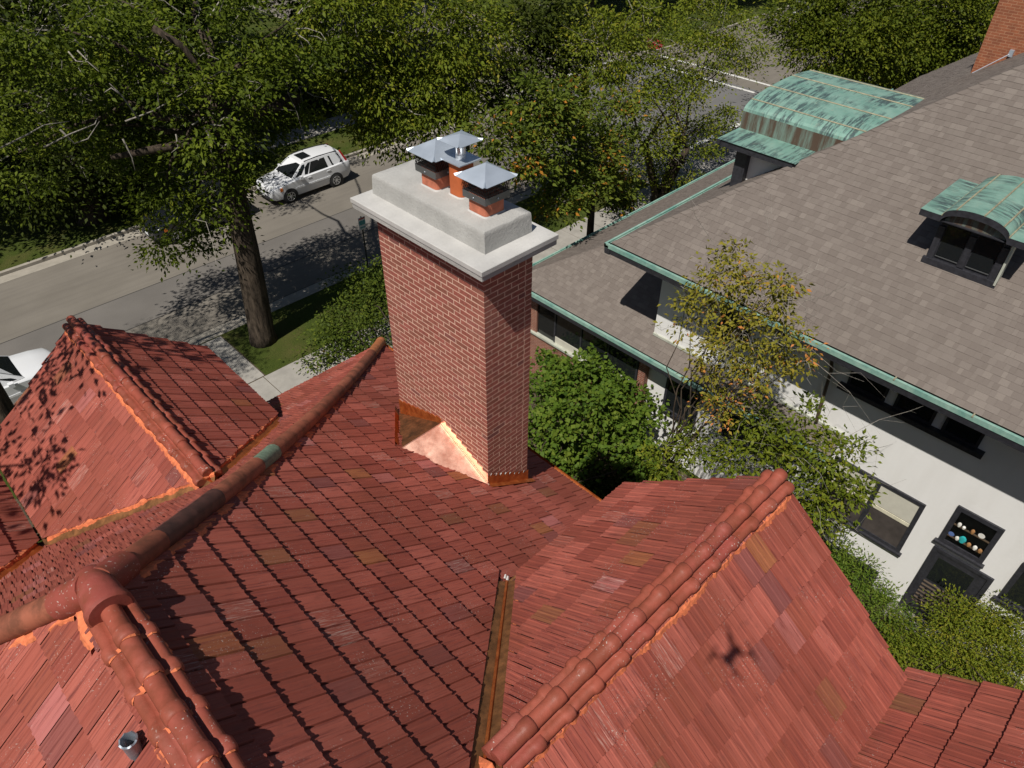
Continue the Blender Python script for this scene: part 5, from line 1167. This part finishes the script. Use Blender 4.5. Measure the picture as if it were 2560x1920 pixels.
shrub('flower_shrub', 'small bed of red flowers at the crossing corner', (48.4, 34.6, LZ), [((48.5, 34.4, .4), (.55, .4, .25))], 'leaf_red', .16, 60, 30, 51, .2, .5, .7, None, 'flowers')

# ================================================================== CARS
def car(label, loc, rz, paint, group=None, roofrails=True):
    """nose towards -x, origin on the ground under the middle; 4.5 m long"""
    C = thing('parked_car', label, 'car', loc, group)
    def bl(mb, name, mat, parent=C, smooth=False):
        me = bpy.data.meshes.new(name); me.from_pydata(mb.v, [], mb.f); o = bpy.data.objects.new(name, me); me.materials.append(m_[mat]); COL.objects.link(o); o.parent = parent; WL[o.name] = Vector((0, 0, 0))
        if smooth: me.polygons.foreach_set('use_smooth', [True] * len(me.polygons)); me.set_sharp_from_angle(angle=math.radians(40))
        return o
    def ring(x, zb, zs, zt, wb, ws, wt):
        h = [(wb * .96, zb), (wb, zb + .08), (ws, zs * .55 + zb * .45), (ws, zs), (ws * .965, zs + .035), (wt, zt - .02), (wt * .5, zt)]
        return [(x, y, z) for y, z in h] + [(x, -y, z) for y, z in reversed(h)]
    mb = MB(); mb.loft([ring(-2.24, .42, .62, .70, .58, .62, .45), ring(-2.20, .34, .74, .84, .72, .76, .6), ring(-2.05, .30, .84, .93, .82, .85, .7), ring(-1.6, .26, .92, 1.02, .87, .885, .74), ring(-1.05, .25, .98, 1.09, .88, .895, .76), ring(-.6, .25, 1.02, 1.10, .88, .895, .78), ring(.6, .25, 1.05, 1.12, .88, .895, .78), ring(1.5, .26, 1.07, 1.13, .88, .89, .78), ring(2.05, .32, 1.08, 1.13, .86, .875, .76), ring(2.22, .42, 1.06, 1.10, .80, .82, .7), ring(2.26, .46, .78, .82, .78, .8, .6)])
    body = bl(mb, 'body', paint, C, True)
    def cr(x, z, w): return [(x, w, z), (x, w * .6, z + .012), (x, 0, z + .018), (x, -w * .6, z + .012), (x, -w, z)]
    # cabin: four-sided loft from belt to roof
    belt = [(-1.08, .80), (-.55, .84), (.6, .845), (1.5, .835), (2.10, .79)]; roofl = [(-.30, .60), (0.0, .635), (.6, .65), (1.3, .645), (1.86, .60)]; zr = [1.60, 1.655, 1.675, 1.66, 1.60]
    mb = MB(); rows = []
    for (xb, wbt), (xr, wr), z in zip(belt, roofl, zr): rows.append([(xb, wbt, 1.06), (xr, wr, z), (xr, wr * .5, z + .025), (xr, -wr * .5, z + .025), (xr, -wr, z), (xb, -wbt, 1.06)])
    mb.loft(rows, cap=True, closed=False); n = 6; mb.face([p for p in rows[0]][::-1]); mb.face(rows[-1]); cab = bl(mb, 'cabin', paint, C, True)
    def panel(name, q, mat, off, parent=cab):
        q = [Vector(p) for p in q]; nrm = (q[1] - q[0]).cross(q[2] - q[0]).normalized(); c = sum(q, Vector()) / len(q)
        if nrm.dot(c - Vector((0.4, 0, 1.2))) < 0: nrm = -nrm
        mb = MB(); a = [p + nrm * off for p in q]; mb.hexa([p - nrm * .02 for p in q], a); return bl(mb, name, mat, parent)
    mix = lambda a, b_, t: tuple(a[i] + (b_[i] - a[i]) * t for i in range(3))
    def side_q(s, i0, t0, i1, t1, lo, hi):
        def P(i, t, k): a = mix((belt[i][0], belt[i][1] * s, 1.06), (belt[i + 1][0], belt[i + 1][1] * s, 1.06), t); b_ = mix((roofl[i][0], roofl[i][1] * s, zr[i]), (roofl[i + 1][0], roofl[i + 1][1] * s, zr[i + 1]), t); return mix(a, b_, k)
        return [P(i0, t0, lo), P(i1, t1, lo), P(i1, t1, hi), P(i0, t0, hi)]
    for s in (1, -1):
        panel('side_window', side_q(s, 0, .30, 1, .30, .08, .86), 'glass', .006); panel('side_window', side_q(s, 1, .36, 2, .45, .08, .86), 'glass', .006); panel('side_window', side_q(s, 2, .72, 3, .70, .10, .86), 'glass', .006)
        mb = MB(); mb.box((-.72, s * .90, 1.03), (-.56, s * 1.06, 1.18)); bl(mb, 'mirror', paint, body)
        for x in (-.25, .85): mb = MB(); mb.box((x, s * .89, .93), (x + .2, s * .915, .965)); bl(mb, 'door_handle', paint, body)
        mb = MB(); mb.box((-.95, s * .885, .60), (1.0, s * .912, .68)); bl(mb, 'side_moulding', paint, body)
        mb = MB(); mb.hexa([(-2.23, s * .40, .66), (-2.02, s * .80, .66), (-1.74, s * .885, .70), (-1.9, s * .5, .72)], [(-2.17, s * .40, .84), (-2.0, s * .80, .86), (-1.72, s * .875, .88), (-1.9, s * .5, .9)]); bl(mb, 'headlight', 'lens_clear', body)
        mb = MB(); mb.box((-1.80, s * .86, .70), (-1.66, s * .897, .86)); bl(mb, 'indicator', 'lens_amber', body)
        mb = MB(); mb.hexa([(2.13, s * .74, 1.0), (2.24, s * .70, 1.0), (2.2, s * .83, 1.0), (2.08, s * .85, 1.0)], [(1.88, s * .55, 1.62), (1.97, s * .52, 1.62), (1.93, s * .645, 1.60), (1.84, s * .65, 1.60)]); bl(mb, 'tail_light', 'lens_red', body)
        if roofrails: mb = MB(); mb.tube([(-.15, s * .60, 1.66), (.6, s * .61, 1.705), (1.7, s * .58, 1.66)], .022, 6); bl(mb, 'roof_rail', 'trim_black', cab, True)
    wsq = [mix(rows[0][0], rows[0][1], .06), mix(rows[0][5], rows[0][4], .06), mix(rows[0][5], rows[0][4], .92), mix(rows[0][0], rows[0][1], .92)]; wsq = [(x, y * .93, z) for x, y, z in wsq]; panel('windscreen', wsq, 'glass', .006)
    rwq = [mix(rows[-1][0], rows[-1][1], .15), mix(rows[-1][5], rows[-1][4], .15), mix(rows[-1][5], rows[-1][4], .88), mix(rows[-1][0], rows[-1][1], .88)]; rwq = [(x, y * .86, z) for x, y, z in rwq]; panel('rear_window', rwq, 'glass', .006)
    mb = MB(); mb.box((-.12, -.36, 1.672), (.42, .36, 1.697)); bl(mb, 'sunroof', 'glass', cab)
    mb = MB(); mb.hexa([(-2.26, -.40, .60), (-2.2, -.40, .60), (-2.2, .40, .60), (-2.26, .40, .60)], [(-2.20, -.38, .80), (-2.12, -.38, .80), (-2.12, .38, .80), (-2.20, .38, .80)]); bl(mb, 'grille', 'trim_black', body)
    mb = MB(); mb.loft([[(-2.27, y, .28), (-2.29, y, .40), (-2.24, y, .46), (-2.1, y, .28)] for y in (-.66, 0, .66)]); bl(mb, 'bumper', 'trim_black', body)
    mb = MB(); mb.box((-2.305, -.16, .44), (-2.29, .16, .56)); bl(mb, 'number_plate', 'sign_white', body)
    for s in (1, -1):
        for x in (-1.31, 1.31):
            mb = MB(); N = 24
            arch = [(x + math.cos(t) * .40, s * .70, .33 + math.sin(t) * .40) for t in [2 * math.pi * k / N for k in range(N)]]; arch2 = [(p[0], s * .903, p[2]) for p in arch]; mb.loft([arch, arch2]); bl(mb, 'wheel_arch', 'trim_black', body)
            w = MB(); rg = lambda r, y: [(x + math.cos(t) * r, s * y, .33 + math.sin(t) * r) for t in [2 * math.pi * k / N for k in range(N)]]
            w.loft([rg(.30, .70), rg(.33, .72), rg(.33, .90), rg(.31, .915), rg(.22, .915)]); wh = bl(w, 'wheel', 'rubber', C, True)
            r = MB(); r.loft([rg(.225, .908), rg(.222, .92), rg(.20, .921), rg(.195, .905)], cap=False)
            for k in range(7):
                t = 2 * math.pi * k / 7; d = Vector((math.cos(t), 0, math.sin(t))); e = Vector((-math.sin(t), 0, math.cos(t))) * .022; c0, c1 = Vector((x, s * .92, .33)) + d * .03, Vector((x, s * .918, .33)) + d * .205
                r.face([c0 - e, c1 - e * .8, c1 + e * .8, c0 + e] if s < 0 else [c0 + e, c1 + e * .8, c1 - e * .8, c0 - e])
            r.loft([rg(.05, .918), rg(.03, .925)]); bl(r, 'rim', 'alloy', wh)
    C.rotation_euler = (0, 0, rz); return C
car('white compact SUV with a sunroof parked at the far kerb', (16.72, 32.0, .006), 0, 'car_white')
car('black car under the street tree, mostly hidden by leaves', (11.0, 32.05, .006), 0, 'car_black', roofrails=False)
car('white car at the left edge behind the dormer, bonnet showing', (.35, 25.05, .006), math.pi, 'car_white', roofrails=False)
car('silver car far down the street near the top edge', (66.5, 31.4, .006), 0, 'car_silver', roofrails=False)

# ================================================================== STREET FURNITURE
sg = thing('street_sign', 'small white and teal parking sign on a dark post at the near kerb', 'sign', (14.36, 23.35, LZ))
mb = MB(); mb.box((14.335, 23.335, LZ - .1), (14.385, 23.365, 2.55)); mb.build('post', m_['pole_dark'], sg)
pn = MB(); pn.box((14.2, 23.31, 1.98), (14.52, 23.333, 2.52)); plate = pn.build('plate', m_['sign_white'], sg)
for (x0, x1, z0, z1, mt) in ((14.22, 14.50, 2.44, 2.50, 'sign_red'), (14.22, 14.50, 2.20, 2.38, 'sign_teal'), (14.24, 14.48, 2.06, 2.11, 'sign_teal')): mb = MB(); mb.box((x0, 23.305, z0), (x1, 23.309, z1)); mb.build('print', m_[mt], plate)
def hydrant(label, loc):
    H = thing('fire_hydrant', label, 'hydrant', loc, 'red hydrants on the corner lawn'); x, y, z = loc; mb = MB()
    mb.tube([(x, y, z), (x, y, z + .05), (x, y, z + .06), (x, y, z + .60), (x, y, z + .62)], [.18, .18, .12, .12, .16], 14); bd = mb.build('barrel', m_['hydrant_red'], H, smooth='auto')
    mb = MB(); mb.tube([(x, y, z + .62), (x, y, z + .68), (x, y, z + .78), (x, y, z + .82), (x, y, z + .88)], [.16, .155, .10, .04, .035], 14); mb.build('bonnet', m_['hydrant_red'], H, smooth='auto')
    for d in ((1, 0), (-1, 0), (0, -1)): mb = MB(); mb.tube([(x, y, z + .48), (x + d[0] * .2, y + d[1] * .2, z + .48)], [.07, .075], 10); mb.build('nozzle', m_['hydrant_red'], H, smooth='auto')
hydrant('red hydrant standing in the grass above the copper dormer', (51.6, 22.0, LZ)); hydrant('darker red hydrant beside the short pavement above the copper dormer', (51.9, 19.5, LZ))
po = thing('metal_post', 'slim black post behind the front copper dormer', 'post', (52.9, 18.3, LZ)); mb = MB(); mb.tube([(52.9, 18.3, LZ), (52.9, 18.3, 1.9)], .06, 8); mb.build('shaft', m_['pole_dark'], po); mb = MB(); mb.tube([(52.9, 18.3, 1.9), (52.9, 18.3, 1.95)], [.075, .03], 8); mb.build('finial', m_['pole_dark'], po)
tk = thing('street_tree', 'dark tree trunk at the left edge in front of the white car', 'tree', (.35, 22.2, LZ)); mb = MB(); mb.tube([(.35, 22.2, -.05), (.35, 22.2, .4), (.38, 22.2, 3), (.3, 22.3, 7.5)], [.5, .36, .33, .28], 12); mb.build('trunk', m_['bark'], tk, smooth=True)
crown('crown', [((-1.6, 20.4, 11), (1.8, 1.8, 1.4)), ((.5, 20.6, 10.5), (1.8, 1.7, 1.2)), ((2.0, 21.6, 12.0), (1.6, 1.5, 1.1)), ((-3.4, 18.5, 12), (2, 2, 1.5)), ((-2.8, 21.5, 14), (2, 2, 1.6))], tk, 'leaf_elm', .13, 30, 42, .34, .3, 77, .45)
mb = MB(); rng = np.random.default_rng(5)
for c in ((-1.6, 20.4, 11), (.5, 20.6, 10.5), (2.0, 21.6, 12.0), (-3.4, 18.5, 12), (-2.8, 21.5, 14)): mb.tube(wobble((.3, 22.3, 7.3), c, 6, .03, rng), list(np.linspace(.14, .03, 7)), 6)
mb.build('limb', m_['bark'], tk, smooth=True)

# the camera drone itself, whose shadow falls on the cross gable
dr_ = thing('camera_drone', 'small grey quadcopter whose shadow lies on the cross gable', 'drone', (0, 0, HC + .09))
mb = MB(); mb.loft([[(x * k, y * k, HC + .09 + z) for x, y in ((-.09, -.035), (.09, -.035), (.10, .0), (.09, .035), (-.09, .035), (-.10, 0))] for z, k in ((-.02, .8), (0, 1), (.02, .95), (.035, .6))]); mb.build('body', m_['band_grey'], dr_)
for k in range(4):
    t = math.radians(40 + (k // 2) * 180 + (k % 2) * 100); e = Vector((math.cos(t) * .16, math.sin(t) * .16, HC + .10)); mb = MB(); mb.tube([(0, 0, HC + .10), e], .010, 6); arm = mb.build('arm', m_['band_grey'], dr_)
    mb = MB(); mb.tube([e - Vector((0, 0, .012)), e + Vector((0, 0, .025))], .014, 8); mb.build('motor', m_['trim_black'], arm)
    mb = MB(); a = random.uniform(0, 3); d = Vector((math.cos(a), math.sin(a), 0)) * .09; w = Vector((-math.sin(a), math.cos(a), 0)) * .008; c = e + Vector((0, 0, .03)); mb.hexa([c - d - w, c + d - w, c + d + w, c - d + w], [c - d - w + Vector((0, 0, .002)), c + d - w + Vector((0, 0, .002)), c + d + w + Vector((0, 0, .002)), c - d + w + Vector((0, 0, .002))]); mb.build('rotor_blade', m_['trim_black'], arm)
